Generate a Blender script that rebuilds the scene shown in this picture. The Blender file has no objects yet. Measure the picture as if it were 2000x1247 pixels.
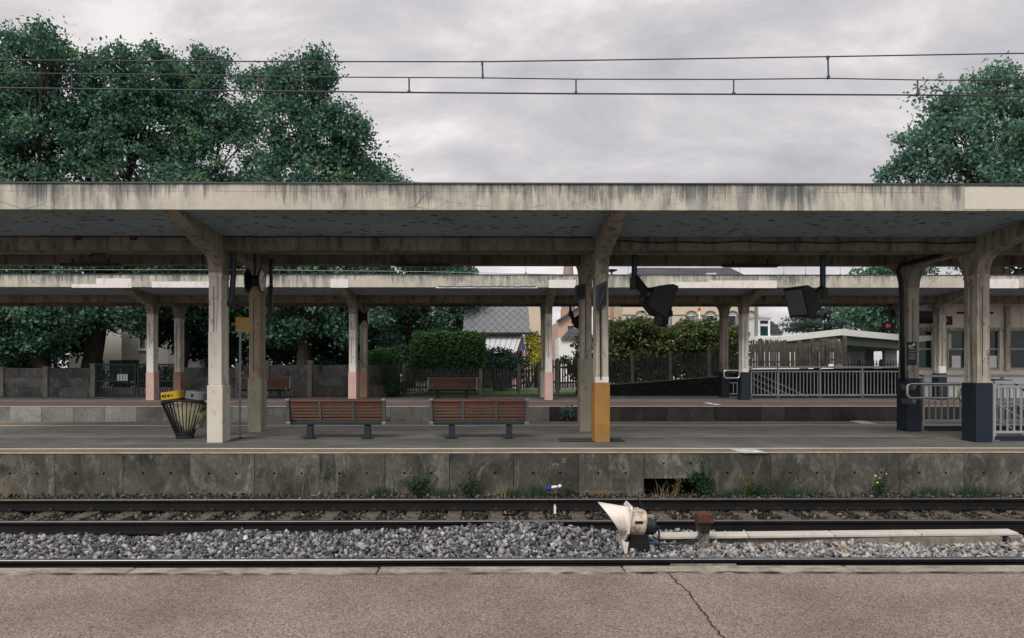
import bpy, math, random
import numpy as np
from mathutils import Vector, Matrix
R = math.radians
random.seed(7); rng = np.random.default_rng(11)
SC = bpy.context.scene
COL = SC.collection
# ------------------------------------------------------------------ camera model
F = 1350.0; CY = 718.0; TH = R(0.4); CX = 960 + F*math.tan(TH); EYE = 1.6
def W(px, py, D):
    """point of the photograph's pixel (2000 px wide) on the plane y = D"""
    u = (px-CX)/F; v = (CY-py)/F
    t = D/(math.cos(TH)-u*math.sin(TH))
    return Vector((t*(math.sin(TH)+u*math.cos(TH)), D, EYE+t*v))
def X(px, D): return W(px, CY, D).x
def Z(py, D, px=960): return W(px, py, D).z
def GD(py, z): return F*(EYE-z)/(py-CY)

cam = bpy.data.objects.new('camera', bpy.data.cameras.new('camera')); COL.objects.link(cam)
cam.location = (0, 0, EYE); cam.rotation_euler = (R(90), 0, -TH)
cam.data.sensor_width = 36; cam.data.lens = 36*F/2000
cam.data.shift_x = (1000-CX)/2000; cam.data.shift_y = (CY-623.5)/2000
cam.data.clip_start = 0.05; cam.data.clip_end = 2000
SC.camera = cam

# ------------------------------------------------------------------ mesh helpers
LOC = {}
class MB:
    def __init__(s): s.v = []; s.f = []
    def add(s, vs, fs):
        o = len(s.v); s.v += [tuple(p) for p in vs]; s.f += [tuple(i+o for i in f) for f in fs]; return s
    def box(s, x0, x1, y0, y1, z0, z1):
        return s.add([(x0,y0,z0),(x1,y0,z0),(x1,y1,z0),(x0,y1,z0),(x0,y0,z1),(x1,y0,z1),(x1,y1,z1),(x0,y1,z1)],
                     [(0,3,2,1),(4,5,6,7),(0,1,5,4),(1,2,6,5),(2,3,7,6),(3,0,4,7)])
    def obox(s, c, size, rot=None):
        a, b, d = (q/2 for q in size); M = rot or Matrix.Identity(3); c = Vector(c)
        vs = [c+M@Vector(p) for p in ((-a,-b,-d),(a,-b,-d),(a,b,-d),(-a,b,-d),(-a,-b,d),(a,-b,d),(a,b,d),(-a,b,d))]
        return s.add(vs, [(0,3,2,1),(4,5,6,7),(0,1,5,4),(1,2,6,5),(2,3,7,6),(3,0,4,7)])
    def bar(s, p, q, w, h, up=(0,0,1)):
        p = Vector(p); q = Vector(q); d = (q-p); L = d.length; d.normalize(); up = Vector(up)
        if abs(d.dot(up)) > .98: up = Vector((0,1,0))
        sx = d.cross(up).normalized(); uz = sx.cross(d)
        M = Matrix((d, sx, uz)).transposed()
        return s.obox((p+q)/2, (L, w, h), M)
    def tube(s, pts, r, n=8, cap=True):
        pts = [Vector(p) for p in pts]; rs = r if isinstance(r, (list, tuple)) else [r]*len(pts)
        o = len(s.v); prev = None
        for i, p in enumerate(pts):
            d = (pts[min(i+1, len(pts)-1)]-pts[max(i-1, 0)]).normalized()
            if prev is None:
                a = d.cross(Vector((0,0,1)));
                if a.length < .05: a = d.cross(Vector((0,1,0)))
                a.normalize()
            else:
                a = (prev-d*prev.dot(d)).normalized()
            prev = a; b = d.cross(a)
            for k in range(n):
                t = 2*math.pi*k/n
                s.v.append(tuple(p+(a*math.cos(t)+b*math.sin(t))*rs[i]))
        for i in range(len(pts)-1):
            for k in range(n):
                k2 = (k+1) % n
                s.f.append((o+i*n+k, o+i*n+k2, o+(i+1)*n+k2, o+(i+1)*n+k))
        if cap:
            s.f.append(tuple(o+k for k in range(n))[::-1]); s.f.append(tuple(o+(len(pts)-1)*n+k for k in range(n)))
        return s
    def prism(s, poly, a0, a1, axis='x'):
        """poly in the plane perpendicular to axis, extruded from a0 to a1"""
        f = {'x': lambda p, a: (a, p[0], p[1]), 'y': lambda p, a: (p[0], a, p[1]), 'z': lambda p, a: (p[0], p[1], a)}[axis]
        n = len(poly)
        vs = [f(p, a0) for p in poly]+[f(p, a1) for p in poly]
        fs = [tuple(range(n))[::-1], tuple(range(n, 2*n))]+[(i, (i+1) % n, n+(i+1) % n, n+i) for i in range(n)]
        return s.add(vs, fs)
    def quad(s, a, b, c, d): return s.add([a, b, c, d], [(0,1,2,3)])
    def lathe(s, prof, c, axis, n=24, scale=(1,1)):
        """prof: list of (distance along axis, radius)"""
        c = Vector(c); ax = Vector(axis).normalized()
        a = ax.cross(Vector((0,1,0)));
        if a.length < .05: a = ax.cross(Vector((1,0,0)))
        a.normalize(); b = ax.cross(a); o = len(s.v)
        for t, r in prof:
            for k in range(n):
                q = 2*math.pi*k/n
                s.v.append(tuple(c+ax*t+a*(r*math.cos(q)*scale[0])+b*(r*math.sin(q)*scale[1])))
        for i in range(len(prof)-1):
            for k in range(n):
                k2 = (k+1) % n
                s.f.append((o+i*n+k, o+i*n+k2, o+(i+1)*n+k2, o+(i+1)*n+k))
        s.f.append(tuple(o+k for k in range(n))[::-1]); s.f.append(tuple(o+(len(prof)-1)*n+k for k in range(n)))
        return s
    def rot(s, c, ang, axis='Y'):
        M = Matrix.Rotation(ang, 3, axis); c = Vector(c); s.v = [tuple(c+M@(Vector(p)-c)) for p in s.v]; return s
    def build(s, name, mat, parent=None, bevel=0, smooth=False):
        V = np.array(s.v, float)
        if parent is None:
            og = np.array([(V[:,0].min()+V[:,0].max())/2, (V[:,1].min()+V[:,1].max())/2, V[:,2].min()])
        else: og = np.array(LOC[parent.name])
        me = bpy.data.meshes.new(name); me.from_pydata((V-og).tolist(), [], s.f); me.update()
        return link(name, me, mat, parent, og, bevel, smooth)
def link(name, me, mat, parent, og, bevel=0, smooth=False):
    if me.materials.__len__() == 0: me.materials.append(mat)
    import bmesh
    if len(me.polygons) < 60000 and not me.get('open'):
        bm = bmesh.new(); bm.from_mesh(me); bmesh.ops.recalc_face_normals(bm, faces=bm.faces); bm.to_mesh(me); bm.free()
    o = bpy.data.objects.new(name, me); COL.objects.link(o)
    if parent is None: o.location = tuple(og)
    else: o.parent = parent
    LOC[o.name] = tuple(og)
    if smooth:
        me.polygons.foreach_set('use_smooth', [True]*len(me.polygons))
        if smooth is not True:
            m = o.modifiers.new('edge', 'EDGE_SPLIT'); m.split_angle = R(smooth)
    if bevel:
        m = o.modifiers.new('bevel', 'BEVEL'); m.width = bevel; m.segments = 2; m.limit_method = 'ANGLE'; m.angle_limit = R(40)
    return o
def npmesh(name, V, Fc, mat, parent=None, smooth=False):
    """V (n,3); Fc (m,k) faces of equal size"""
    V = np.asarray(V, np.float32); Fc = np.asarray(Fc, np.int32)
    og = np.array(LOC[parent.name]) if parent else np.array([V[:,0].mean(), V[:,1].mean(), V[:,2].min()])
    me = bpy.data.meshes.new(name); k = Fc.shape[1]
    me.vertices.add(len(V)); me.vertices.foreach_set('co', (V-og).astype(np.float32).ravel())
    me.loops.add(Fc.size); me.loops.foreach_set('vertex_index', Fc.ravel())
    me.polygons.add(len(Fc)); me.polygons.foreach_set('loop_start', np.arange(0, Fc.size, k, dtype=np.int32))
    me.update(calc_edges=True); me['open'] = 1
    return link(name, me, mat, parent, og, 0, smooth)
def tag(o, label=None, cat=None, group=None, kind=None):
    if label: o['label'] = label
    if cat: o['category'] = cat
    if group: o['group'] = group
    if kind: o['kind'] = kind
    return o
def thing(name, loc, label, cat, group=None):
    o = bpy.data.objects.new(name, None); o.empty_display_size = .1; COL.objects.link(o); o.location = loc
    LOC[o.name] = tuple(loc); return tag(o, label, cat, group)
def struct(o): o['kind'] = 'structure'; return o
def dup(o, loc=None, rz=None, label=None, parent=None):
    c = o.copy(); COL.objects.link(c)
    if parent: c.parent = parent
    if loc is not None: c.location = loc; LOC[c.name] = tuple(loc)
    else: LOC[c.name] = LOC.get(parent.name if parent else o.name, (0,0,0))
    if rz is not None: c.rotation_euler = (0,0,rz)
    if label: c['label'] = label
    for ch in o.children: dup(ch, parent=c)
    return c
def text(s, size, name, mat, M, parent, depth=.002):
    cu = bpy.data.curves.new('txt', 'FONT'); cu.body = s; cu.size = size; cu.align_x = 'CENTER'; cu.align_y = 'CENTER'; cu.extrude = depth
    t = bpy.data.objects.new('txt', cu); COL.objects.link(t); bpy.context.view_layer.update()
    me = bpy.data.meshes.new_from_object(t.evaluated_get(bpy.context.evaluated_depsgraph_get()))
    bpy.data.objects.remove(t); me.transform(Matrix.Translation(-Vector(LOC[parent.name]))@M); me.materials.clear(); me['open'] = 1
    return link(name, me, mat, parent, LOC[parent.name])

# ------------------------------------------------------------------ material helpers
class NT:
    def __init__(s, name):
        s.m = bpy.data.materials.new(name); s.m.use_nodes = True; s.t = s.m.node_tree; s.N = s.t.nodes; s.L = s.t.links
        s.b = s.N['Principled BSDF']; s.out = s.N['Material Output']; s.tc = s.N.new('ShaderNodeTexCoord')
        s.geo = None
    def new(s, ty, **kw):
        n = s.N.new(ty)
        for k, v in kw.items(): setattr(n, k, v)
        return n
    def put(s, sock, v):
        if v is None: return
        if isinstance(v, bpy.types.NodeSocket): s.L.new(v, sock)
        elif isinstance(v, (tuple, list)) and len(v) == 3 and sock.type == 'RGBA': sock.default_value = (*v, 1)
        else: sock.default_value = v
    def vec(s, scale=(1,1,1), rot=(0,0,0), src=None):
        m = s.new('ShaderNodeMapping'); s.L.new(src or s.tc.outputs['Object'], m.inputs[0]); m.inputs['Scale'].default_value = scale
        m.inputs['Rotation'].default_value = rot; return m.outputs[0]
    def noise(s, scale=5, vec=None, detail=4, rough=.6, dist=0):
        n = s.new('ShaderNodeTexNoise'); s.L.new(vec or s.tc.outputs['Object'], n.inputs['Vector'])
        n.inputs['Scale'].default_value = scale; n.inputs['Detail'].default_value = detail; n.inputs['Roughness'].default_value = rough
        n.inputs['Distortion'].default_value = dist; return n.outputs['Fac']
    def vor(s, scale=5, vec=None, feat='F1', out='Distance'):
        n = s.new('ShaderNodeTexVoronoi', feature=feat); s.L.new(vec or s.tc.outputs['Object'], n.inputs['Vector']); n.inputs['Scale'].default_value = scale
        return n.outputs[out]
    def ramp(s, fac, stops):
        n = s.new('ShaderNodeValToRGB'); s.L.new(fac, n.inputs[0]); e = n.color_ramp.elements
        while len(e) < len(stops): e.new(.5)
        for el, (p, c) in zip(e, stops):
            el.position = p; el.color = (*c, 1) if isinstance(c, (tuple, list)) else (c, c, c, 1)
        return n.outputs[0]
    def mix(s, fac, a, b, mode='MIX'):
        n = s.new('ShaderNodeMix', data_type='RGBA', blend_type=mode)
        s.put(n.inputs[0], fac); s.put(n.inputs[6], a); s.put(n.inputs[7], b); return n.outputs[2]
    def math(s, op, a, b=0.0, clamp=False):
        n = s.new('ShaderNodeMath', operation=op, use_clamp=clamp); s.put(n.inputs[0], a); s.put(n.inputs[1], b); return n.outputs[0]
    def xyz(s, src=None):
        n = s.new('ShaderNodeSeparateXYZ'); s.L.new(src or s.tc.outputs['Object'], n.inputs[0]); return n.outputs
    def island(s):
        if s.geo is None: s.geo = s.new('ShaderNodeNewGeometry')
        return s.geo.outputs['Random Per Island']
    def bump(s, h, strength=.3, dist=.01):
        n = s.new('ShaderNodeBump'); s.L.new(h, n.inputs['Height']); n.inputs['Strength'].default_value = strength; n.inputs['Distance'].default_value = dist
        s.L.new(n.outputs[0], s.b.inputs['Normal'])
    def done(s, col, rough=.8, metal=0, spec=.3):
        s.put(s.b.inputs['Base Color'], col); s.put(s.b.inputs['Roughness'], rough); s.put(s.b.inputs['Metallic'], metal)
        s.put(s.b.inputs['Specular IOR Level'], spec); return s.m
def weathered(name, c1, c2, stain=(.05,.045,.04), amt=.6, sc=1.6, streak=(7,7,.5), lo=.52, hi=.72, rough=.85, bump=.25, grain=.12, spec=.25, metal=0, bscale=60, peel=0, pc=(.16,.14,.115)):
    s = NT(name)
    base = s.ramp(s.noise(sc, detail=6), [(.32, c1), (.68, c2)])
    st = s.ramp(s.noise(1, s.vec(streak), detail=6, rough=.7), [(lo, 0), (hi, 1)])
    col = s.mix(s.math('MULTIPLY', st, amt), base, stain)
    if peel:
        pk = s.ramp(s.noise(3.2, s.vec((1.6,1.6,.8)), detail=9, rough=.72), [(.57,0),(.585,1)]); col = s.mix(s.math('MULTIPLY', pk, peel), col, pc)
    g = s.noise(bscale, detail=5, rough=.75)
    col = s.mix(1, col, s.ramp(g, [(.3, 1-grain), (.7, 1+grain)]), 'MULTIPLY')
    if bump: s.bump(g, bump, .01)
    return s.done(col, rough, metal, spec)
def plain(name, c, rough=.6, metal=0, spec=.4, var=.12, sc=4):
    s = NT(name); n = s.noise(sc, detail=6)
    col = s.mix(1, c, s.ramp(n, [(.3, 1-var), (.7, 1+var)]), 'MULTIPLY')
    return s.done(col, s.ramp(n, [(.3, max(0, rough-.08)), (.7, min(1, rough+.1))]), metal, spec)
M = {}
# ------------------------------------------------------------------ materials
def m_fascia():
    s = NT('stained_cream_concrete'); P = s.xyz(); lowf = s.noise(.28, s.vec((1,1,.2)), detail=3)
    base = s.ramp(s.noise(.9, s.vec((1,1,1.5)), detail=6), [(.3, (.41,.385,.33)), (.7, (.57,.54,.465))])
    soft = s.ramp(s.noise(1, s.vec((4.2,1,.3)), detail=7, rough=.72), [(.42, 0), (.62, 1)])
    base = s.mix(s.math('MULTIPLY', s.math('MULTIPLY', soft, s.ramp(lowf, [(.35,.15),(.62,1)])), .85), base, (.20,.205,.19))
    t = s.math('MULTIPLY', s.math('SUBTRACT', P[2], 4.45), 1.5)
    n1 = s.math('ADD', s.noise(1, s.vec((11,1,.7)), detail=6, rough=.75), s.math('MULTIPLY', s.math('SUBTRACT', s.noise(1.1, detail=2), .5), .55))
    drip = s.ramp(s.math('ADD', n1, s.math('ADD', s.math('MULTIPLY', t, .42), s.math('MULTIPLY', s.math('SUBTRACT', lowf, .5), .45))), [(.66, 0), (.76, .5), (.92, .95)])
    col = s.mix(drip, base, (.07,.085,.09))
    ck = s.vor(.55, s.vec((1,1,2.2), (0,.5,0)), feat='DISTANCE_TO_EDGE'); col = s.mix(s.math('MULTIPLY', s.ramp(ck, [(.0,1),(.012,0)]), s.ramp(s.noise(.5), [(.5,0),(.56,.7)])), col, (.08,.08,.075))
    seam = s.math('ABSOLUTE', s.math('SUBTRACT', P[2], 4.80)); col = s.mix(s.math('MULTIPLY', s.ramp(seam, [(.003,1),(.009,0)]), s.ramp(s.noise(1.7), [(.42,0),(.56,.55)])), col, (.12,.115,.10))
    bl = s.ramp(s.noise(2.6, detail=6, rough=.7), [(.52,0),(.68,.35)]); col = s.mix(bl, col, (.66,.62,.53))
    g = s.noise(45, detail=5, rough=.75); col = s.mix(1, col, s.ramp(g, [(.3,.85), (.7,1.12)]), 'MULTIPLY')
    s.bump(g, .2, .01); return s.done(col, .88, 0, .2)
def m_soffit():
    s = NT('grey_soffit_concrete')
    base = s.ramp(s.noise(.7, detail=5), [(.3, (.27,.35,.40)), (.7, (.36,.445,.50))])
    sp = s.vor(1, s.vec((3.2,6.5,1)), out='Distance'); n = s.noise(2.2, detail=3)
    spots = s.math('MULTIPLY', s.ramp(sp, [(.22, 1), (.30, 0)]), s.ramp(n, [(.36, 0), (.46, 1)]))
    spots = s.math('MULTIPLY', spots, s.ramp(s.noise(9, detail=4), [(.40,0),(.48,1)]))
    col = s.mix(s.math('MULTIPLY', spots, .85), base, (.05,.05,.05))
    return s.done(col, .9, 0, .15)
def m_asphalt(name, c1, c2, sc=140, rough=.9, patch=.5, wear=(.16,.15,.14), wamt=.35):
    s = NT(name)
    base = s.ramp(s.noise(patch, detail=7, rough=.65), [(.3, c1), (.7, c2)])
    w = s.ramp(s.noise(1, s.vec((.35,2.6,1)), detail=6, rough=.7), [(.5,0),(.75,1)])
    base = s.mix(s.math('MULTIPLY', w, wamt), base, wear)
    big = s.ramp(s.noise(1.1, detail=3), [(.38,.84),(.6,1.06)]); base = s.mix(1, base, big, 'MULTIPLY')
    fl = s.vor(14, out='Distance'); base = s.mix(s.math('MULTIPLY', s.ramp(fl, [(.05,1),(.075,0)]), s.ramp(s.noise(3.3), [(.54,0),(.6,.6)])), base, (.42,.38,.34))
    fd = s.vor(5.3, out='Distance'); base = s.mix(s.math('MULTIPLY', s.ramp(fd, [(.05,1),(.09,0)]), s.ramp(s.noise(2.1), [(.52,0),(.58,.55)])), base, (.04,.036,.033))
    g = s.vor(sc, out='Color'); gs = s.new('ShaderNodeSeparateColor'); s.L.new(g, gs.inputs[0])
    n2 = s.noise(sc*.55, detail=6, rough=.8)
    v = s.math('ADD', s.math('MULTIPLY', gs.outputs[0], .5), s.math('MULTIPLY', n2, .9))
    col = s.mix(1, base, s.ramp(v, [(.35,.30), (.68,1.0), (.98,2.0)]), 'MULTIPLY')
    s.bump(n2, .5, .008); return s.done(col, rough, 0, .25)
def m_wallpanel(name, c1, c2, light, dark=(.018,.02,.018), lamt=.45):
    s = NT(name); oi = s.new('ShaderNodeObjectInfo')
    mp = s.new('ShaderNodeVectorMath', operation='ADD'); s.L.new(s.tc.outputs['Object'], mp.inputs[0]); s.L.new(s.vec((37,11,23), src=oi.outputs['Random']), mp.inputs[1])
    v = mp.outputs[0]
    base = s.ramp(s.noise(1.6, v, detail=7, rough=.7), [(.3, c1), (.7, c2)])
    dk = s.ramp(s.noise(1.1, v, detail=5, rough=.6), [(.48, 0), (.66, 1)])
    base = s.mix(s.math('MULTIPLY', dk, .7), base, dark)
    wv = s.new('ShaderNodeTexNoise'); s.L.new(s.vec((2.4,2.4,1.2), (0,.9,0), v), wv.inputs['Vector']); wv.inputs['Scale'].default_value = 1.3; wv.inputs['Detail'].default_value = 8; wv.inputs['Distortion'].default_value = 1.2; wv.inputs['Roughness'].default_value = .75
    lt = s.ramp(wv.outputs['Fac'], [(.51, 0), (.68, 1)])
    base = s.mix(s.math('MULTIPLY', lt, lamt), base, light)
    rn = s.ramp(oi.outputs['Random'], [(0,.68),(1,1.4)])
    base = s.mix(1, base, rn, 'MULTIPLY')
    g = s.noise(26, s.vec((1,1,.45), src=v), detail=8, rough=.8)
    col = s.mix(1, base, s.ramp(g, [(.3,.6), (.7,1.45)]), 'MULTIPLY')
    s.bump(g, .6, .015); return s.done(col, .9, 0, .2)
def m_stone(name, stops, dirt=(.03,.028,.025), damt=.25):
    s = NT(name); base = s.ramp(s.island(), stops)
    n = s.noise(9, detail=5, rough=.7); base = s.mix(1, base, s.ramp(n, [(.3,.7),(.7,1.25)]), 'MULTIPLY')
    base = s.mix(s.math('MULTIPLY', s.ramp(s.noise(1.4, detail=4), [(.45,0),(.65,1)]), damt), base, dirt)
    return s.done(base, .85, 0, .25)
def m_leaf(name, stops, patch=None, pamt=.6, psc=.55, trans=.3, plo=.55):
    s = NT(name); base = s.ramp(s.island(), stops)
    if patch: base = s.mix(s.math('MULTIPLY', s.ramp(s.noise(psc, detail=3), [(plo,0),(plo+.12,1)]), pamt), base, patch)
    s.put(s.b.inputs['Base Color'], base); s.b.inputs['Roughness'].default_value = .55; s.b.inputs['Specular IOR Level'].default_value = .25
    tr = s.new('ShaderNodeBsdfTranslucent'); s.L.new(s.mix(1, base, (.9,1.2,.85), 'MULTIPLY'), tr.inputs[0])
    mx = s.new('ShaderNodeMixShader'); mx.inputs[0].default_value = trans
    s.L.new(s.b.outputs[0], mx.inputs[1]); s.L.new(tr.outputs[0], mx.inputs[2]); s.L.new(mx.outputs[0], s.out.inputs[0]); return s.m
def m_emit(name, c, st):
    s = NT(name); s.put(s.b.inputs['Base Color'], (.02,.01,.01)); s.put(s.b.inputs['Emission Color'], c); s.b.inputs['Emission Strength'].default_value = st; return s.m
M['fascia'] = m_fascia(); M['soffit'] = m_soffit()
M['beam'] = weathered('stained_beam_concrete', (.17,.155,.115), (.27,.245,.185), (.03,.03,.025), .75, 1.0, (5,5,.9), .48, .66, peel=0.45, pc=(.09,.08,.065))
M['bracket'] = weathered('stained_bracket_concrete', (.27,.25,.20), (.38,.35,.28), (.05,.045,.04), .75, 1.2, (6,6,1.2), .48, .66, peel=0.6, pc=(.09,.08,.065))
M['column'] = weathered('weathered_column_paint', (.60,.57,.50), (.74,.705,.63), (.14,.115,.085), .72, 1.5, (9,9,.45), .52, .66, peel=0.55)
M['column_dirty'] = weathered('rust_stained_column_paint', (.38,.345,.28), (.58,.535,.45), (.10,.078,.056), .68, 1.8, (8,8,.45), .45, .62, peel=0.8)
M['beige'] = weathered('beige_base_paint', (.54,.51,.445), (.63,.60,.53), (.25,.225,.18), .45, 1.5, (5,5,.6), .55, .75, peel=0.3)
M['olive'] = weathered('olive_beige_base_paint', (.33,.31,.23), (.41,.38,.29), (.16,.14,.10), .5, 1.5, (5,5,.6), .52, .72, peel=0.4)
M['tan'] = weathered('tan_column_paint', (.34,.265,.185), (.47,.385,.285), (.12,.09,.06), .6, 1.5, (6,6,.6), .5, .7, peel=0.5)
M['ochre'] = weathered('ochre_base_paint', (.27,.145,.045), (.35,.19,.058), (.08,.05,.028), .8, 2, (7,7,.7), .55, .68, peel=0.6, pc=(.17,.115,.06))
M['navy'] = weathered('navy_base_paint', (.008,.015,.027), (.013,.022,.038), (.006,.008,.012), .5, 1.5, (5,5,.6), .5, .7, rough=.5, grain=.06, spec=.4)
M['pink'] = weathered('pink_base_paint', (.52,.34,.30), (.60,.41,.37), (.28,.19,.17), .4, 1.5, (6,6,.6), .55, .75, peel=0.35, pc=(.38,.34,.28))
M['terracotta'] = weathered('dull_pink_base_paint', (.36,.20,.16), (.43,.25,.20), (.2,.12,.1), .5, 1.5, (6,6,.6), .55, .75)
M['white_paint'] = weathered('fresh_white_paint', (.66,.64,.61), (.74,.72,.69), (.4,.37,.33), .3, 2, (7,7,.6), .58, .78, peel=0.35, pc=(.38,.34,.28))
M['flash'] = plain('dark_roof_edging', (.06,.065,.07), .6)
M['rooftop'] = plain('grey_roof_felt', (.16,.16,.16), .9)
M['pinkasphalt'] = m_asphalt('pinkish_worn_asphalt', (.152,.117,.105), (.222,.174,.157), 135, wear=(.18,.156,.142), wamt=.55)
M['coping'] = weathered('rough_pale_coping', (.20,.175,.145), (.36,.32,.275), (.07,.06,.05), .8, 3, (5,16,5), .5, .68, bump=.8, grain=.3, bscale=28)
M['asphalt'] = m_asphalt('dark_platform_asphalt', (.082,.088,.082), (.135,.138,.126), 120, wear=(.20,.195,.175), wamt=.7)
M['asphalt_pale'] = m_asphalt('asphalt_paled_for_light', (.15,.148,.137), (.235,.225,.205), 120, wear=(.30,.285,.255), wamt=.7)  # platform asphalt with raised albedo, standing in for light from the roof gap
M['edging'] = m_asphalt('tan_platform_edge_asphalt', (.15,.122,.097), (.20,.165,.132), 120, wear=(.2,.17,.14))
M['redstrip'] = m_asphalt('dull_red_platform_strip', (.095,.056,.050), (.13,.078,.07), 90, wear=(.17,.115,.105))
M['lip'] = weathered('pale_platform_lip', (.36,.34,.30), (.52,.49,.44), (.14,.13,.11), .7, 2, (3,3,3), .5, .7)
M['line'] = weathered('cream_line_paint', (.78,.68,.50), (.86,.77,.58), (.35,.28,.2), .4, 2, (3,9,3), .56, .76)
M['thinline'] = weathered('pale_drain_line', (.22,.21,.2), (.32,.31,.29), (.1,.1,.1), .6, 2, (3,3,3), .5, .7)
M['wallpanel'] = m_wallpanel('stained_retaining_concrete', (.045,.044,.037), (.10,.096,.08), (.26,.25,.215), (.012,.016,.012), .5)
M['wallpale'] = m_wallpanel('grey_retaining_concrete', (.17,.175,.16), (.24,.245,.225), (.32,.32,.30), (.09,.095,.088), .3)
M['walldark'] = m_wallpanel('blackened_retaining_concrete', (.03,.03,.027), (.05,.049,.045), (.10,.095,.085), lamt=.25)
M['void'] = plain('dark_void', (.01,.01,.01), .95)
M['earth'] = m_asphalt('dark_trackside_dirt', (.035,.032,.027), (.075,.066,.055), 30, wear=(.1,.085,.07))
M['street'] = m_asphalt('street_ground', (.10,.10,.095), (.16,.155,.145), 20)
M['grass'] = m_asphalt('short_grass', (.035,.07,.02), (.07,.12,.035), 40, wear=(.1,.13,.05))
M['ballast'] = m_stone('crushed_blue_grey_stone', [(0,(.045,.048,.056)), (.35,(.105,.112,.126)), (.6,(.175,.183,.20)), (.82,(.28,.282,.295)), (.93,(.44,.42,.395)), (.97,(.26,.19,.155)), (1,(.56,.54,.5))], damt=.12)
M['ballast_pale'] = m_stone('pale_crushed_stone', [(0,(.10,.105,.115)), (.3,(.2,.2,.21)), (.6,(.32,.31,.30)), (.85,(.46,.44,.41)), (.95,(.28,.19,.14)), (1,(.55,.52,.48))], damt=.08)
M['ballast_brown'] = m_stone('rusty_brown_stone', [(0,(.014,.013,.011)), (.5,(.038,.033,.028)), (.8,(.085,.07,.057)), (.95,(.22,.19,.165)), (1,(.13,.075,.05))], damt=.4)
M['rail'] = weathered('dark_rusted_rail', (.006,.006,.007), (.012,.011,.011), (.02,.013,.01), .5, 2, (2,5,5), .5, .7, rough=.7, spec=.3, metal=.3)
M['railtop'] = plain('worn_rail_steel', (.24,.245,.255), .42, .9, .5, .15)
M['railtop_dull'] = plain('dull_rail_steel', (.15,.145,.14), .45, .8, .5, .2)
M['sleeper'] = weathered('sleeper_concrete', (.075,.067,.058), (.135,.122,.106), (.025,.022,.018), .75, 4, (6,6,6), .46, .66, bump=.5)
M['clip'] = plain('rusty_clip', (.03,.024,.02), .7, .4)
M['steel_dark'] = plain('dark_painted_metal', (.018,.02,.024), .45, .1)
M['steel_black'] = plain('black_metal', (.010,.011,.013), .5, .1)
M['steel_blue'] = plain('blue_grey_metal', (.035,.045,.06), .45, .2)
M['galv'] = plain('galvanised_metal', (.22,.235,.25), .4, .6)
M['railing'] = plain('grey_railing_paint', (.36,.39,.41), .4, .3)
M['stainless'] = plain('brushed_stainless_steel', (.55,.55,.54), .25, 1, .5, .08)
M['bench_wood'] = weathered('red_brown_slats', (.085,.032,.020), (.125,.05,.031), (.035,.015,.010), .6, 3, (2,9,9), .5, .7, rough=.5, spec=.4, bump=.1)
M['bench_metal'] = plain('grey_green_bench_metal', (.12,.14,.145), .45, .4)
M['bench_leg'] = plain('blue_black_bench_metal', (.02,.028,.04), .5, .2)
M['yellow'] = weathered('scuffed_yellow_plastic', (.62,.36,.02), (.68,.42,.03), (.3,.18,.02), .4, 3, (4,4,4), .55, .75, rough=.5)
M['lidgrey'] = weathered('grey_lid_metal', (.15,.165,.19), (.21,.225,.25), (.08,.085,.1), .4, 3, (4,4,4), .5, .7, rough=.45)
M['signyellow'] = weathered('faded_ochre_sign', (.40,.26,.07), (.48,.32,.09), (.28,.17,.05), .5, 2, (2,2,40), .48, .62, rough=.6)
M['black'] = plain('black_marking', (.012,.012,.014), .6)
M['screen'] = plain('glare_greyed_glass', (.11,.12,.13), .25, 0, .5)  # glass colour lightened all over to suggest a bright reflected streak
M['monitor'] = weathered('dusty_black_housing', (.012,.014,.018), (.022,.025,.03), (.05,.05,.05), .4, 3, (5,5,2), .55, .75, rough=.6)
M['clockface'] = plain('white_clock_face', (.86,.88,.86), .4)
M['whitemetal'] = weathered('off_white_signal_paint', (.60,.54,.49), (.72,.67,.62), (.32,.23,.17), .5, 6, (9,9,4), .55, .7, rough=.5, spec=.4)
M['rustmetal'] = weathered('rust_stained_white_metal', (.50,.41,.32), (.64,.56,.46), (.15,.075,.035), .9, 8, (9,9,7), .47, .64, rough=.6)
M['oxide'] = weathered('rust_red_box', (.06,.026,.019), (.12,.05,.037), (.025,.012,.01), .8, 9, (14,14,14), .48, .66)
M['postconc'] = weathered('post_concrete', (.16,.15,.12), (.26,.24,.2), (.05,.045,.035), .7, 5, (9,9,3), .5, .68)
M['trough'] = weathered('pale_trough_concrete', (.46,.43,.39), (.56,.53,.49), (.25,.22,.19), .5, 2.5, (5,5,5), .54, .72, bump=.4)
M['fencewall'] = m_wallpanel('lichened_concrete_slab', (.085,.087,.083), (.155,.155,.15), (.34,.335,.32), (.022,.024,.024), .5)
M['fencepost'] = weathered('grey_fence_post', (.20,.185,.165), (.30,.28,.25), (.07,.06,.05), .6, 4, (6,6,2), .5, .7)
M['picket'] = weathered('dark_weathered_picket', (.075,.08,.075), (.135,.14,.13), (.025,.027,.025), .7, 4, (8,8,1.5), .45, .65)
M['picketbrown'] = weathered('brown_weathered_picket', (.085,.073,.062), (.15,.132,.112), (.025,.022,.02), .75, 4, (8,8,1.5), .45, .65)
M['gate'] = plain('dark_green_gate', (.010,.038,.040), .45, .1)
M['paper'] = plain('white_sheet', (.72,.72,.74), .7)
M['bark'] = weathered('dark_bark', (.022,.018,.015), (.045,.038,.03), (.01,.009,.008), .6, 3, (8,8,1.5), .45, .65, bump=.8)
M['render_white'] = weathered('off_white_render', (.50,.485,.45), (.58,.565,.53), (.35,.33,.3), .3, .7, (2,2,.4), .52, .75)
M['render_beige'] = weathered('beige_render', (.52,.44,.34), (.58,.50,.39), (.42,.35,.27), .3, .4, (1,1,.2), .52, .75)
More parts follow.
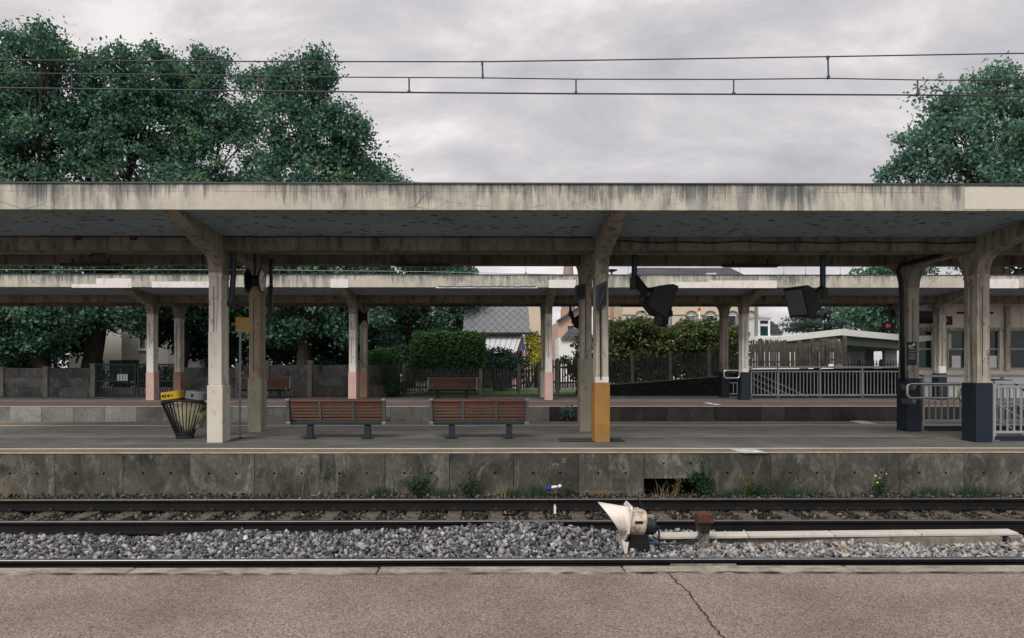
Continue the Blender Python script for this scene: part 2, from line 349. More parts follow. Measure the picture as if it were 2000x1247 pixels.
M['render_pink'] = weathered('pink_render', (.50,.33,.28), (.56,.38,.33), (.4,.28,.24), .3, .5, (1,1,.2), .52, .75)
M['stationwall'] = weathered('stained_station_render', (.70,.66,.58), (.80,.77,.69), (.24,.21,.17), .6, 1.2, (4,4,.7), .5, .7)
M['stationlow'] = weathered('white_station_dado', (.60,.58,.54), (.68,.66,.62), (.4,.37,.33), .3, 1.2, (4,4,.7), .54, .74)
M['winframe'] = weathered('drab_window_frame', (.40,.365,.28), (.48,.44,.34), (.2,.17,.12), .5, 3, (6,6,2), .5, .7)
M['tealglass'] = plain('dark_teal_glass', (.010,.036,.036), .08, 0, .5, .5, .9)
M['darkglass'] = plain('dark_window_glass', (.02,.03,.04), .12, 0, .5)
M['roofdark'] = weathered('dark_ribbed_roof', (.045,.045,.052), (.07,.07,.08), (.11,.11,.12), .5, .6, (.4,.4,9), .5, .6)
M['shutter'] = plain('grey_shutter', (.17,.18,.175), .7)
M['trimwhite'] = plain('white_trim', (.78,.775,.76), .6, 0, .3, .05)
M['spire'] = plain('brown_stone_spire', (.27,.22,.2), .9)
M['red'] = plain('red_flag', (.55,.02,.02), .7)
M['iron'] = plain('black_iron', (.012,.013,.015), .5)
M['wire'] = plain('dark_purple_wire', (.05,.045,.075), .5, .3)
M['wirepale'] = plain('pale_green_wire', (.22,.27,.24), .5, .3)
M['bluepipe'] = plain('dull_blue_pipe', (.03,.06,.12), .5)
M['bluesign'] = plain('blue_sign', (.02,.05,.25), .5)
M['plasticblue'] = plain('blue_plastic', (.01,.02,.35), .3)
M['bag'] = plain('pale_yellow_bag_film', (.50,.47,.32), .35, 0, .5, .1)
M['chalk'] = plain('chalk_mark', (.27,.27,.255), .9)
M['yellowmark'] = plain('yellow_stencil_paint', (.36,.30,.10), .8)
M['plate'] = plain('pale_grey_sticker', (.50,.51,.53), .6)
M['straw'] = plain('dry_straw', (.20,.155,.095), .9, 0, .2, .3)
M['digit'] = m_emit('orange_digits', (1,.13,.03), .55)
M['brickdark'] = None
def m_darkstone():
    s = NT('black_stone_masonry'); b = s.new('ShaderNodeTexBrick'); s.L.new(s.vec((1,1,1),(R(90),0,0)), b.inputs['Vector'])
    b.inputs['Scale'].default_value = 2.4; b.inputs['Color1'].default_value = (.016,.017,.018,1); b.inputs['Color2'].default_value = (.034,.033,.032,1); b.inputs['Mortar'].default_value = (.008,.008,.008,1)
    col = s.mix(1, b.outputs[0], s.ramp(s.noise(6, detail=6, rough=.7), [(.3,.5),(.7,1.6)]), 'MULTIPLY'); s.bump(s.noise(12, detail=5), .6, .03); return s.done(col, .85)
M['brickdark'] = m_darkstone()
def m_diamond():
    s = NT('patterned_slate'); v = s.vec((2.0,1,2.1)); P = s.xyz(v)
    a = s.math('FRACT', s.math('ADD', P[0], P[2])); b = s.math('FRACT', s.math('SUBTRACT', P[0], P[2]))
    da = s.math('ABSOLUTE', s.math('SUBTRACT', a, .5)); db = s.math('ABSOLUTE', s.math('SUBTRACT', b, .5)); d = s.math('MAXIMUM', da, db)
    pat = s.ramp(d, [(0,(.13,.135,.15)), (.13,(.13,.135,.15)), (.17,(.17,.18,.20)), (.39,(.185,.195,.215)), (.42,(.085,.09,.10)), (.5,(.075,.08,.09))])
    col = s.mix(1, pat, s.ramp(s.noise(5, detail=6, rough=.7), [(.3,.75),(.7,1.2)]), 'MULTIPLY')
    return s.done(col, .6, 0, .4)
M['slate'] = m_diamond()
M['leaf_plane'] = m_leaf('plane_tree_leaf', [(0,(.034,.085,.072)), (.5,(.072,.155,.122)), (.85,(.135,.24,.17)), (1,(.20,.32,.19))], (.20,.32,.165), .6, .45)
M['leaf_back'] = m_leaf('bluish_tree_leaf', [(0,(.07,.14,.12)), (.5,(.115,.21,.175)), (.85,(.17,.275,.21)), (1,(.22,.33,.23))], (.14,.22,.09), .5, .5)
M['leaf_hedge'] = m_leaf('clipped_hedge_leaf', [(0,(.018,.06,.018)), (.5,(.036,.105,.028)), (1,(.08,.19,.045))])
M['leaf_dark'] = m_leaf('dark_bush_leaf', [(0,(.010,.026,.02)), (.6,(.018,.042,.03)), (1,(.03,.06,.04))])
M['leaf_olive'] = m_leaf('olive_bush_leaf', [(0,(.032,.055,.02)), (.5,(.065,.10,.034)), (.85,(.125,.15,.052)), (1,(.21,.19,.085))], (.19,.175,.07), .35, 1.1)
M['leaf_yellow'] = m_leaf('yellow_shrub_leaf', [(0,(.30,.26,.02)), (.6,(.48,.42,.04)), (1,(.6,.5,.08))])
M['leaf_cedar'] = m_leaf('cedar_needles', [(0,(.04,.065,.06)), (.6,(.065,.10,.09)), (1,(.10,.14,.12))], trans=.1)
M['leaf_weed'] = m_leaf('weed_leaf', [(0,(.018,.045,.02)), (.6,(.03,.075,.03)), (1,(.05,.11,.04))])
M['leaf_rust'] = m_leaf('browning_weed_leaf', [(0,(.10,.07,.015)), (.6,(.16,.11,.025)), (1,(.10,.10,.03))])
M['flower'] = plain('yellow_flower', (.7,.6,.08), .7)

# ------------------------------------------------------------------ world and sun
SUN_AZ, SUN_EL = R(206), R(47)       # behind the camera, a little to the left
sd = Vector((math.sin(SUN_AZ)*math.cos(SUN_EL), math.cos(SUN_AZ)*math.cos(SUN_EL), math.sin(SUN_EL)))
def world():
    w = bpy.data.worlds.new('World'); SC.world = w; w.use_nodes = True; t = w.node_tree; N = t.nodes; L = t.links
    bg = N['Background']; sky = N.new('ShaderNodeTexSky'); sky.sky_type = 'NISHITA'; sky.sun_disc = False
    sky.sun_elevation = SUN_EL; sky.sun_rotation = SUN_AZ
    tc = N.new('ShaderNodeTexCoord'); sep = N.new('ShaderNodeSeparateXYZ'); L.new(tc.outputs['Generated'], sep.inputs[0])
    def mth(op, a, b=0., c=None):
        n = N.new('ShaderNodeMath'); n.operation = op
        for i, v in enumerate((a, b)):
            if isinstance(v, bpy.types.NodeSocket): L.new(v, n.inputs[i])
            else: n.inputs[i].default_value = v
        return n.outputs[0]
    # project on a cloud deck: (x/(z+k), y/(z+k))
    zz = mth('ADD', mth('MAXIMUM', sep.outputs[2], 0.0), .42)
    cmb = N.new('ShaderNodeCombineXYZ'); L.new(mth('DIVIDE', sep.outputs[0], zz), cmb.inputs[0]); L.new(mth('DIVIDE', sep.outputs[1], zz), cmb.inputs[1])
    def noise(sc, det, ro, di, off):
        mp = N.new('ShaderNodeMapping'); mp.inputs['Location'].default_value = off; mp.inputs['Scale'].default_value = (.8,1.25,1); L.new(cmb.outputs[0], mp.inputs[0])
        n = N.new('ShaderNodeTexNoise'); L.new(mp.outputs[0], n.inputs[0]); n.inputs['Scale'].default_value = sc; n.inputs['Detail'].default_value = det
        n.inputs['Roughness'].default_value = ro; n.inputs['Distortion'].default_value = di; return n.outputs[0]
    n1 = noise(3.6, 10, .60, .3, (3.1,.7,0)); n2 = noise(.9, 5, .5, .3, (1.2,5.3,0))
    v = mth('ADD', mth('MULTIPLY', n1, .78), mth('MULTIPLY', n2, .30))
    rp = N.new('ShaderNodeValToRGB'); L.new(v, rp.inputs[0]); e = rp.color_ramp.elements
    for el, (p, c) in zip([e[0], e.new(.5), e.new(.6), e[-1]], ((.38,(.49,.475,.515)), (.475,(.59,.57,.60)), (.545,(.68,.65,.665)), (.65,(.90,.86,.855)))):
        el.position = p; el.color = (*c, 1)
    # thinner, brighter cloud around the hidden sun (behind the camera)
    dt = N.new('ShaderNodeVectorMath'); dt.operation = 'DOT_PRODUCT'; L.new(tc.outputs['Generated'], dt.inputs[0]); dt.inputs[1].default_value = sd
    mr = N.new('ShaderNodeMapRange'); mr.interpolation_type = 'SMOOTHSTEP'; L.new(dt.outputs['Value'], mr.inputs[0])
    mr.inputs[1].default_value = .5; mr.inputs[2].default_value = 1; mr.inputs[3].default_value = 1; mr.inputs[4].default_value = 1.9
    sc = N.new('ShaderNodeVectorMath'); sc.operation = 'SCALE'; L.new(rp.outputs[0], sc.inputs[0]); L.new(mth('MULTIPLY', mr.outputs[0], CLOUD), sc.inputs['Scale'])
    mx = N.new('ShaderNodeMix'); mx.data_type = 'RGBA'; mx.inputs[0].default_value = .97; L.new(sky.outputs[0], mx.inputs[6]); L.new(sc.outputs[0], mx.inputs[7])
    L.new(mx.outputs[2], bg.inputs[0]); bg.inputs[1].default_value = .1
    # the building-free lower hemisphere never shows: the ground sheet reaches the horizon
CLOUD = 8.9
world()
sl = bpy.data.lights.new('sun', 'SUN'); sl.energy = 2.0; sl.angle = R(24); sl.color = (1,.94,.84)
so = bpy.data.objects.new('sun', sl); COL.objects.link(so); so.rotation_euler = sd.to_track_quat('Z', 'Y').to_euler()
SC.view_settings.view_transform = 'Standard'; SC.view_settings.look = 'None'; SC.view_settings.exposure = .2; SC.view_settings.gamma = 1
SC.render.engine = 'CYCLES'; SC.cycles.use_denoising = True; SC.cycles.max_bounces = 6; SC.cycles.diffuse_bounces = 4; SC.cycles.glossy_bounces = 3
SC.cycles.transparent_max_bounces = 4; SC.cycles.caustics_reflective = False; SC.cycles.caustics_refractive = False

M['cream_patch'] = weathered('clean_cream_paint', (.56,.53,.45), (.62,.59,.51), (.35,.33,.27), .4, 1.2, (4,4,.5), .55, .75)
# ------------------------------------------------------------------ ground, tracks
g = MB(); prof = [(-60,-.86),(33.4,-.86),(33.4,.22),(46,.22),(700,.22)]
for (y0,z0),(y1,z1) in zip(prof, prof[1:]): g.quad((-500,y0,z0),(500,y0,z0),(500,y1,z1),(-500,y1,z1))
struct(g.build('ground', M['street']))
struct(MB().quad((-60,5.0,-.83),(60,5.0,-.83),(60,24,-.83),(-60,24,-.83)).build('trackbed', M['earth']))
struct(MB().quad((-60,33.6,.23),(60,33.6,.23),(60,44,.23),(-60,44,.23)).build('lawn', M['grass']))
EDGE, REAR, NEAR, FAR, FARB, FZ = 12.86, 20.4, 5.54, 23.7, 32.0, .25
# near platform
struct(MB().box(-30,30,-12,5.34,-.84,0).build('platform', M['pinkasphalt']))
m = MB(); x = -8.0
while x < 8.5:
    w = random.uniform(1.6, 2.4)
    j = random.uniform(-.012, .012); m.box(x, x+w-.008, 5.355, NEAR+j, -.25, .004+random.uniform(0,.006)); x += w
cp = struct(m.build('platform_coping', M['coping'], bevel=.012))
# crack in the asphalt of the near platform
pts = [(1305,1119),(1312,1128),(1322,1139),(1338,1152),(1350,1163),(1358,1177),(1367,1190),(1378,1204),(1388,1216),(1397,1230),(1412,1247),(1440,1285)]
m = MB(); P3 = []
for i, (px, py) in enumerate(pts):
    D = GD(py, 0); P3.append(Vector((X(px, D), D, .004)))
fine = []
for a, b in zip(P3, P3[1:]):
    for k in range(6): fine.append(a.lerp(b, k/6)+Vector((random.uniform(-.010,.010), random.uniform(-.007,.007), 0)))
for a, b in zip(fine, fine[1:]):
    w1 = random.uniform(.0025,.007); m.quad(a-Vector((w1,0,0)), a+Vector((w1,0,0)), b+Vector((w1,0,0)), b-Vector((w1,0,0)))
struct(m.build('crack', M['black']))
m = MB(); xs = np.arange(-7.5, 8, .08)
ys = 5.347+.006*np.sin(xs*1.3)+rng.normal(0,.004,len(xs)); ww = np.abs(rng.normal(.006,.004,len(xs)))
for i in range(len(xs)-1): m.quad((xs[i],ys[i]-ww[i],.0125),(xs[i+1],ys[i+1]-ww[i+1],.0125),(xs[i+1],ys[i+1]+ww[i+1],.0125),(xs[i],ys[i]+ww[i],.0125))
struct(m.build('coping_joint', M['black']))

# rails
def rail(D, label, top):
    z0 = -.72; c = D+.035
    p = [(c-.07,z0),(c+.07,z0),(c+.07,z0+.012),(c+.012,z0+.035),(c+.009,z0+.115),(c+.034,z0+.13),(c+.036,z0+.162),(c-.036,z0+.162),(c-.034,z0+.13),(c-.009,z0+.115),(c-.012,z0+.035),(c-.07,z0+.012)]
    r = MB().prism(p, -22, 22).build('rail', M['rail']); tag(r, label, 'rail', None)
    MB().prism([(c-.036,z0+.1625),(c+.036,z0+.1625),(c+.030,z0+.17),(c-.030,z0+.17)], -22, 22).build('running_surface', top, r)
    return r, c
r0, c0 = rail(7.74, 'dark rail with a bright worn top running just beyond the near platform edge', M['railtop'])
r1, c1 = rail(9.68, 'dark rail between the grey ballast and the row of sleepers', M['railtop_dull'])
r2, c2 = rail(11.27, 'dark rail nearest the stained concrete wall of the opposite platform', M['railtop_dull'])
# rail joint on the near rail
MB().box(X(1310,7.7),X(1440,7.7),c0-.062,c0-.040,-.70,-.60).build('fishplate', M['postconc'], r0, bevel=.005)
MB().box(X(1354,7.7)-.006,X(1354,7.7)+.006,c0-.040,c0+.040,-.61,-.5485).build('rail_joint', M['black'], r0)
# sleepers
sl0 = MB().prism([(9.15,-.90),(11.85,-.90),(11.85,-.735),(9.15,-.735)], -.115, .115).build('sleeper', M['sleeper'], bevel=.02)
tag(sl0, 'pale concrete sleeper lying under the two rails nearest the opposite platform', 'sleeper', 'concrete sleepers under the far pair of rails')
for cy in (c1, c2):
    MB().box(-.075,.075,cy-.13,cy+.13,-.735,-.717).build('rail_fastener', M['clip'], sl0)
    q = [o for o in sl0.children][-1]
    for s in (-1,1): MB().box(-.03,.03,cy+s*.1-.025,cy+s*.1+.025,-.717,-.675).build('clip', M['clip'], q, bevel=.008)
og = Vector(sl0.location)
xs = [X(20+ i*86.2, 10.25) for i in range(-2, 27)]
for i, x in enumerate(xs):
    if i == 0: sl0.location = (x, og.y, og.z)
    else: dup(sl0, (x, og.y, og.z+random.uniform(-.006,.004)), random.uniform(-.01,.01))
# ballast stones
phi = (1+5**.5)/2
ICO = np.array([(-1,phi,0),(1,phi,0),(-1,-phi,0),(1,-phi,0),(0,-1,phi),(0,1,phi),(0,-1,-phi),(0,1,-phi),(phi,0,-1),(phi,0,1),(-phi,0,-1),(-phi,0,1)])/1.902
ICOF = np.array([(0,11,5),(0,5,1),(0,1,7),(0,7,10),(0,10,11),(1,5,9),(5,11,4),(11,10,2),(10,7,6),(7,1,8),(3,9,4),(3,4,2),(3,2,6),(3,6,8),(3,8,9),(4,9,5),(2,4,11),(6,2,10),(8,6,7),(9,8,1)])
def rotmats(n):
    q = rng.normal(size=(n,4)); q /= np.linalg.norm(q,axis=1)[:,None]; w,x,y,z = q.T
    return np.stack([np.stack([1-2*(y*y+z*z),2*(x*y-z*w),2*(x*z+y*w)],1),np.stack([2*(x*y+z*w),1-2*(x*x+z*z),2*(y*z-x*w)],1),np.stack([2*(x*z-y*w),2*(y*z+x*w),1-2*(x*x+y*y)],1)],1)
def stones(name, mat, P, size, label=None, jit=.22):
    n = len(P); V = ICO[None]*(1+rng.normal(0,jit,(n,12,1)))+rng.normal(0,.10,(n,12,3))
    # cut flat facets
    for k in range(5):
        d = rng.normal(size=(n,1,3)); d /= np.linalg.norm(d,axis=2)[...,None]; t = (V*d).sum(2); h = rng.uniform(.38,.75,(n,1)); V = V-np.maximum(t-h,0)[...,None]*d
    V *= rng.uniform([.8,.6,.4],[1.6,1.15,.75],(n,3))[:,None,:]
    V = np.einsum('nij,nkj->nki', rotmats(n), V*np.asarray(size).reshape(-1,1,1))+P[:,None,:]
    Fc = (ICOF[None]+np.arange(n)[:,None,None]*12).reshape(-1,3)
    o = npmesh(name, V.reshape(-1,3), Fc, mat); tag(o, label, 'ballast', None, 'stuff'); return o
def scatter(x0,x1,y0,y1,sp):
    nx = int((x1-x0)/sp); ny = int((y1-y0)/sp); gx, gy = np.meshgrid(np.arange(nx), np.arange(ny))
    return np.stack([x0+(gx.ravel()+rng.uniform(-.1,1.1,nx*ny))*sp, y0+(gy.ravel()+rng.uniform(-.1,1.1,nx*ny))*sp],1)
def hmound(x, y):
    t = np.clip((y-7.82)/(9.6-7.82),0,1); base = -.725+.04*np.sin(t*math.pi)
    bump = .115*np.exp(-((x-.3)/2.3)**2)*np.clip((t-.35)/.5,0,1)
    bump += .03*np.sin(x*1.7+1)*t+.02*np.sin(x*3.1)
    right = np.clip((x-3.2)/1.0,0,1)*np.clip((t-.55)/.2,0,1)*(-.05)
    return base+bump+right
bx = np.linspace(-9,9,120); by = np.linspace(7.8,9.64,16); gx, gy = np.meshgrid(bx, by)
V = np.stack([gx.ravel(),gy.ravel(),(hmound(gx,gy)-.045).ravel()],1); nx = len(bx)
Fq = np.array([(j*nx+i,j*nx+i+1,(j+1)*nx+i+1,(j+1)*nx+i) for j in range(len(by)-1) for i in range(nx-1)])
struct(npmesh('ballast_bed', V, Fq, M['earth']))
allP = []; allS = []
for dz, sp in ((-.03,.060),(.0,.062),(.025,.12)):
    xy = scatter(-7.6,8.2,7.84,9.60,sp); z = hmound(xy[:,0],xy[:,1])+dz+rng.uniform(-.012,.02,len(xy)); allP.append(np.column_stack([xy,z])); allS.append(rng.uniform(.022,.052,len(xy)))
P = np.concatenate(allP); S = np.concatenate(allS)
TR0, TR1 = X(1285,8.95), X(1992,9.05)
keep = ~((P[:,0]>TR0+.05)&(P[:,0]<TR1+.1)&(P[:,1]>8.83)&(P[:,1]<9.25)&(P[:,2]>-.70))
P = P[keep]; S = S[keep]
pale = (P[:,0]+rng.normal(0,.7,len(P))) > 2.6
stones('ballast_gravel', M['ballast'], P[~pale], S[~pale], 'heap of angular blue grey crushed stone between the tracks')
stones('ballast_gravel', M['ballast_pale'], P[pale], S[pale], 'paler crushed stone around the cable trough lids between the tracks')
xy = scatter(-9.2,9.8,9.76,11.2,.062); stones('ballast_gravel', M['ballast_brown'], np.column_stack([xy, -.775+rng.uniform(-.02,.03,len(xy))]), rng.uniform(.025,.05,len(xy)), 'rusty brown gravel between the sleepers of the far track')
xy = scatter(-10,10.6,11.4,12.84,.075); zz = -.79+.03*rng.random(len(xy))+np.clip((xy[:,1]-12.3)*.06,0,.05)
stones('ballast_gravel', M['ballast_brown'], np.column_stack([xy, zz]), rng.uniform(.02,.045,len(xy)), 'dark dirty gravel along the foot of the opposite platform wall')

# ------------------------------------------------------------------ island platform
HX, HY0, HY1 = 12.6, 15.2, 17.15
m = MB().box(-18,HX,13.5,REAR,-.84,0).box(HX,20,13.5,HY0,-.84,0).box(HX,20,HY1,REAR,-.84,0).box(HX,20,HY0,HY1,-2.6,-2.2)
m.box(-18,20,12.99,13.5,-.06,0)
struct(m.build('platform', M['asphalt']))
for i in range(9):
    pass
m = MB()
for i in range(10): m.box(HX+.32*i, HX+.32*(i+1)+.02, HY0, HY1, -.17*(i+1)-.2, -.17*(i+1))
tag(m.build('stairway', M['postconc']), 'concrete steps going down into the underpass behind the grey railing', 'stairs')
def strip(name, mat, y0, y1, z, x0=-18, x1=19, wob=.0, n=80):
    m = MB(); xs = np.linspace(x0,x1,n); o = wob*(np.sin(xs*.9)+.6*np.sin(xs*2.3+1))
    for i in range(n-1): m.quad((xs[i],y0+o[i],z),(xs[i+1],y0+o[i+1],z),(xs[i+1],y1+o[i+1],z),(xs[i],y1+o[i],z))
    return struct(m.build(name, mat))
strip('platform_paled_zone', M['asphalt_pale'], 15.80, 18.98, .003, x1=HX-.1, wob=.008)  # back zone brightened by colour where the rendered light falls short
strip('platform_edging', M['edging'], 13.0, 13.55, .004); strip('platform_edging', M['edging'], 19.0, REAR, .004)
strip('platform_lip', M['lip'], EDGE-.012, 13.0, .006)
strip('platform_line', M['line'], 13.53, 13.63, .008, wob=.015); strip('platform_line', M['line'], 18.97, 19.12, .008, wob=.03)
strip('platform_seam', M['thinline'], 15.75, 15.79, .004, wob=.01)
strip('platform_patch', M['postconc'], 15.2, 17.0, .004, X(1770,16.5), X(1770,16.5)+3, n=4)
# dotted drain slot behind the benches
m = MB(); x = X(500,15.6)
while x < X(1075,15.6): m.box(x, x+.035, 15.60, 15.68, 0, .006); x += .075
struct(m.build('drain_slot', M['thinline']))
m = MB()
for px0, px1, py in ((1700,1765,846),(1690,1760,838)):
    D = GD(py,0); m.quad((X(px0,D),D,.004),(X(px1,D),D+.15,.004),(X(px1,D),D+.25,.004),(X(px0,D),D+.03,.004))
struct(m.build('asphalt_seam', M['black']))
# facing wall of the island platform
def panel(w, h, mat, parent, x0, y, ztop, name='concrete_panel', holes=True, th=.12, j=.004):
    """slab with two drilled drain holes as real recesses"""
    xs = [0, w*.30-.02, w*.30+.02, w*.72-.02, w*.72+.02, w]; zs = [0, h*.55, h*.55+.042, h]
    m = MB(); yy = y+random.uniform(-j, j); z0 = ztop-h
    for a in range(5):
        for b in range(3):
            hole = holes and a in (1,3) and b == 1
            xa,xb,za,zb = x0+xs[a],x0+xs[a+1],z0+zs[b],z0+zs[b+1]
            if hole:
                d = yy+.08; m.quad((xa,d,za),(xb,d,za),(xb,d,zb),(xa,d,zb))
                m.quad((xa,yy,za),(xb,yy,za),(xb,d,za),(xa,d,za)); m.quad((xa,yy,zb),(xb,yy,zb),(xb,d,zb),(xa,d,zb))
                m.quad((xa,yy,za),(xa,yy,zb),(xa,d,zb),(xa,d,za)); m.quad((xb,yy,za),(xb,yy,zb),(xb,d,zb),(xb,d,za))
            else: m.quad((xa,yy,za),(xb,yy,za),(xb,yy,zb),(xa,yy,zb))
    m.box(x0, x0+w, yy+.085, y+th, z0, ztop)
    m.quad((x0,yy,z0),(x0,yy+.085,z0),(x0,yy+.085,ztop),(x0,yy,ztop)); m.quad((x0+w,yy,z0),(x0+w,yy+.085,z0),(x0+w,yy+.085,ztop),(x0+w,yy,ztop))
    m.quad((x0,yy,ztop),(x0+w,yy,ztop),(x0+w,yy+.085,ztop),(x0,yy+.085,ztop)); m.quad((x0,yy,z0),(x0+w,yy,z0),(x0+w,yy+.085,z0),(x0,yy+.085,z0))
    # own origin offset so that stains differ from slab to slab
    return m.build(name, mat, parent)
pw = thing('platform_wall', (0, EDGE, -.86), 'stained concrete panel wall under the near edge of the island platform', 'wall')
joints = [-145,-19,107,240,370,497,625,752,878,1003,1130,1258,1385,1505,1632,1757,1883,2010,2137]
for a, b in zip(joints, joints[1:]):
    xa, xb = X(a,EDGE)+.005, X(b,EDGE)-.005
    if a == 1258:
        p = panel(xb-xa, .47, M['wallpanel'], pw, xa, EDGE, .0)
        MB().box(xa,xb,13.42,13.48,-.86,-.06).box(xa-.02,xa,12.99,13.42,-.86,-.47).box(xb,xb+.02,12.99,13.42,-.86,-.47).box(xa,xb,12.99,13.42,-.47,-.44).build('drain_recess', M['void'], pw)
    else: p = panel(xb-xa, .86, M['wallpanel'], pw, xa, EDGE, random.uniform(-.006,0))
    if a == 1003:
        RX = Matrix.Rotation(R(90),4,'X')
        text('1E2', .075, 'stencil_mark', M['yellowmark'], Matrix.Translation(W(1101,899,EDGE-.006))@Matrix.Rotation(R(90),4,'Y')@RX, p)
        text('ATA', .065, 'chalk_mark', M['chalk'], Matrix.Translation(W(1085,908,EDGE-.006))@RX, p)
# ------------------------------------------------------------------ far platform
struct(MB().box(-34,36,FAR+.12,FARB,-.84,FZ).build('platform', M['asphalt']))
strip('platform_edging', M['redstrip'], FAR+.35, 27.2, FZ+.004, -34, 36); strip('platform_lip', M['lip'], FAR-.012, FAR+.35, FZ+.006, -34, 36)
strip('platform_line', M['thinline'], 27.2, 27.32, FZ+.006, -34, 36, .02); strip('platform_kerb', M['lip'], 31.0, 31.4, FZ+.006, -34, 36, .01)
fw = thing('platform_wall', (0, FAR, -.86), 'concrete panel wall of the far platform, pale on the left and black on the right', 'wall')
k = 0; a = -43.0
while a < 2100:
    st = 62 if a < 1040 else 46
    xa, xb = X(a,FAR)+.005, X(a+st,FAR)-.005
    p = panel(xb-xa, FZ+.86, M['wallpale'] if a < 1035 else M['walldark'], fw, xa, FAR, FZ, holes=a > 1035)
    if a < 536 < a+st:
        text('216', .27, 'chalk_mark', M['chalk'], Matrix.Translation(W(537,806,FAR-.006))@Matrix.Rotation(R(90),4,'X'), p)
        MB().bar(W(549.5,802,FAR-.006), W(549.5,821,FAR-.006), .03, .004).build('chalk_mark', M['chalk'], p)
    a += st
# stickers and steel grate lying on the platform
def sticker(px0,px1,py0,py1,z,label,skew=25):
    D0 = GD(py1,z); D1 = GD(py0,z)
    a = Vector((X(px0+skew,D0),D0,z+.012)); b = Vector((X(px1,D0),D0,z+.012)); c = Vector((X(px1-skew,D1),D1,z+.012)); d = Vector((X(px0,D1),D1,z+.012))
    o = MB().add([p-Vector((0,0,.004)) for p in (a,b,c,d)]+[a,b,c,d], [(0,1,2,3),(4,5,6,7),(0,1,5,4),(1,2,6,5),(2,3,7,6),(3,0,4,7)]).build('platform_sticker', M['plate']); tag(o, label, 'sticker', 'pictogram stickers on the platforms')
    m = MB(); up = Vector((0,0,.003))
    P = lambda u,v: a.lerp(b,u).lerp(d.lerp(c,u),v)+up
    for path in (((.30,.2),(.42,.45),(.55,.38),(.62,.2)), ((.42,.45),(.40,.75),(.50,.85)), ((.55,.38),(.66,.55),(.78,.32)), ((.24,.28),(.30,.2))):
        for q, r in zip(path, path[1:]): m.bar(P(*q), P(*r), .07, .004)
    m.build('pictogram', M['paper'], o)
sticker(1425,1500,879,886.5,0,'pale grey pictogram sticker at the edge above the weedy recess')
sticker(1660,1715,823.6,829.5,0,'pale grey pictogram sticker at the rear edge of the island platform')
sticker(1372,1410,787.5,792,FZ,'small pale pictogram sticker on the red strip of the far platform')
D = GD(861,0); gx0, gx1 = X(1092,D), X(1216,D)
m = MB().box(gx0,gx1,D-.30,D-.26,0,.014).box(gx0,gx1,D+.26,D+.30,0,.014)
for i in range(28): xx = gx0+(gx1-gx0)*i/27; m.box(xx-.009,xx+.009,D-.26,D+.26,0,.012)
t = tag(m.build('drain_grate', M['steel_black']), 'black slotted drain grate at the foot of the orange based column', 'grate')
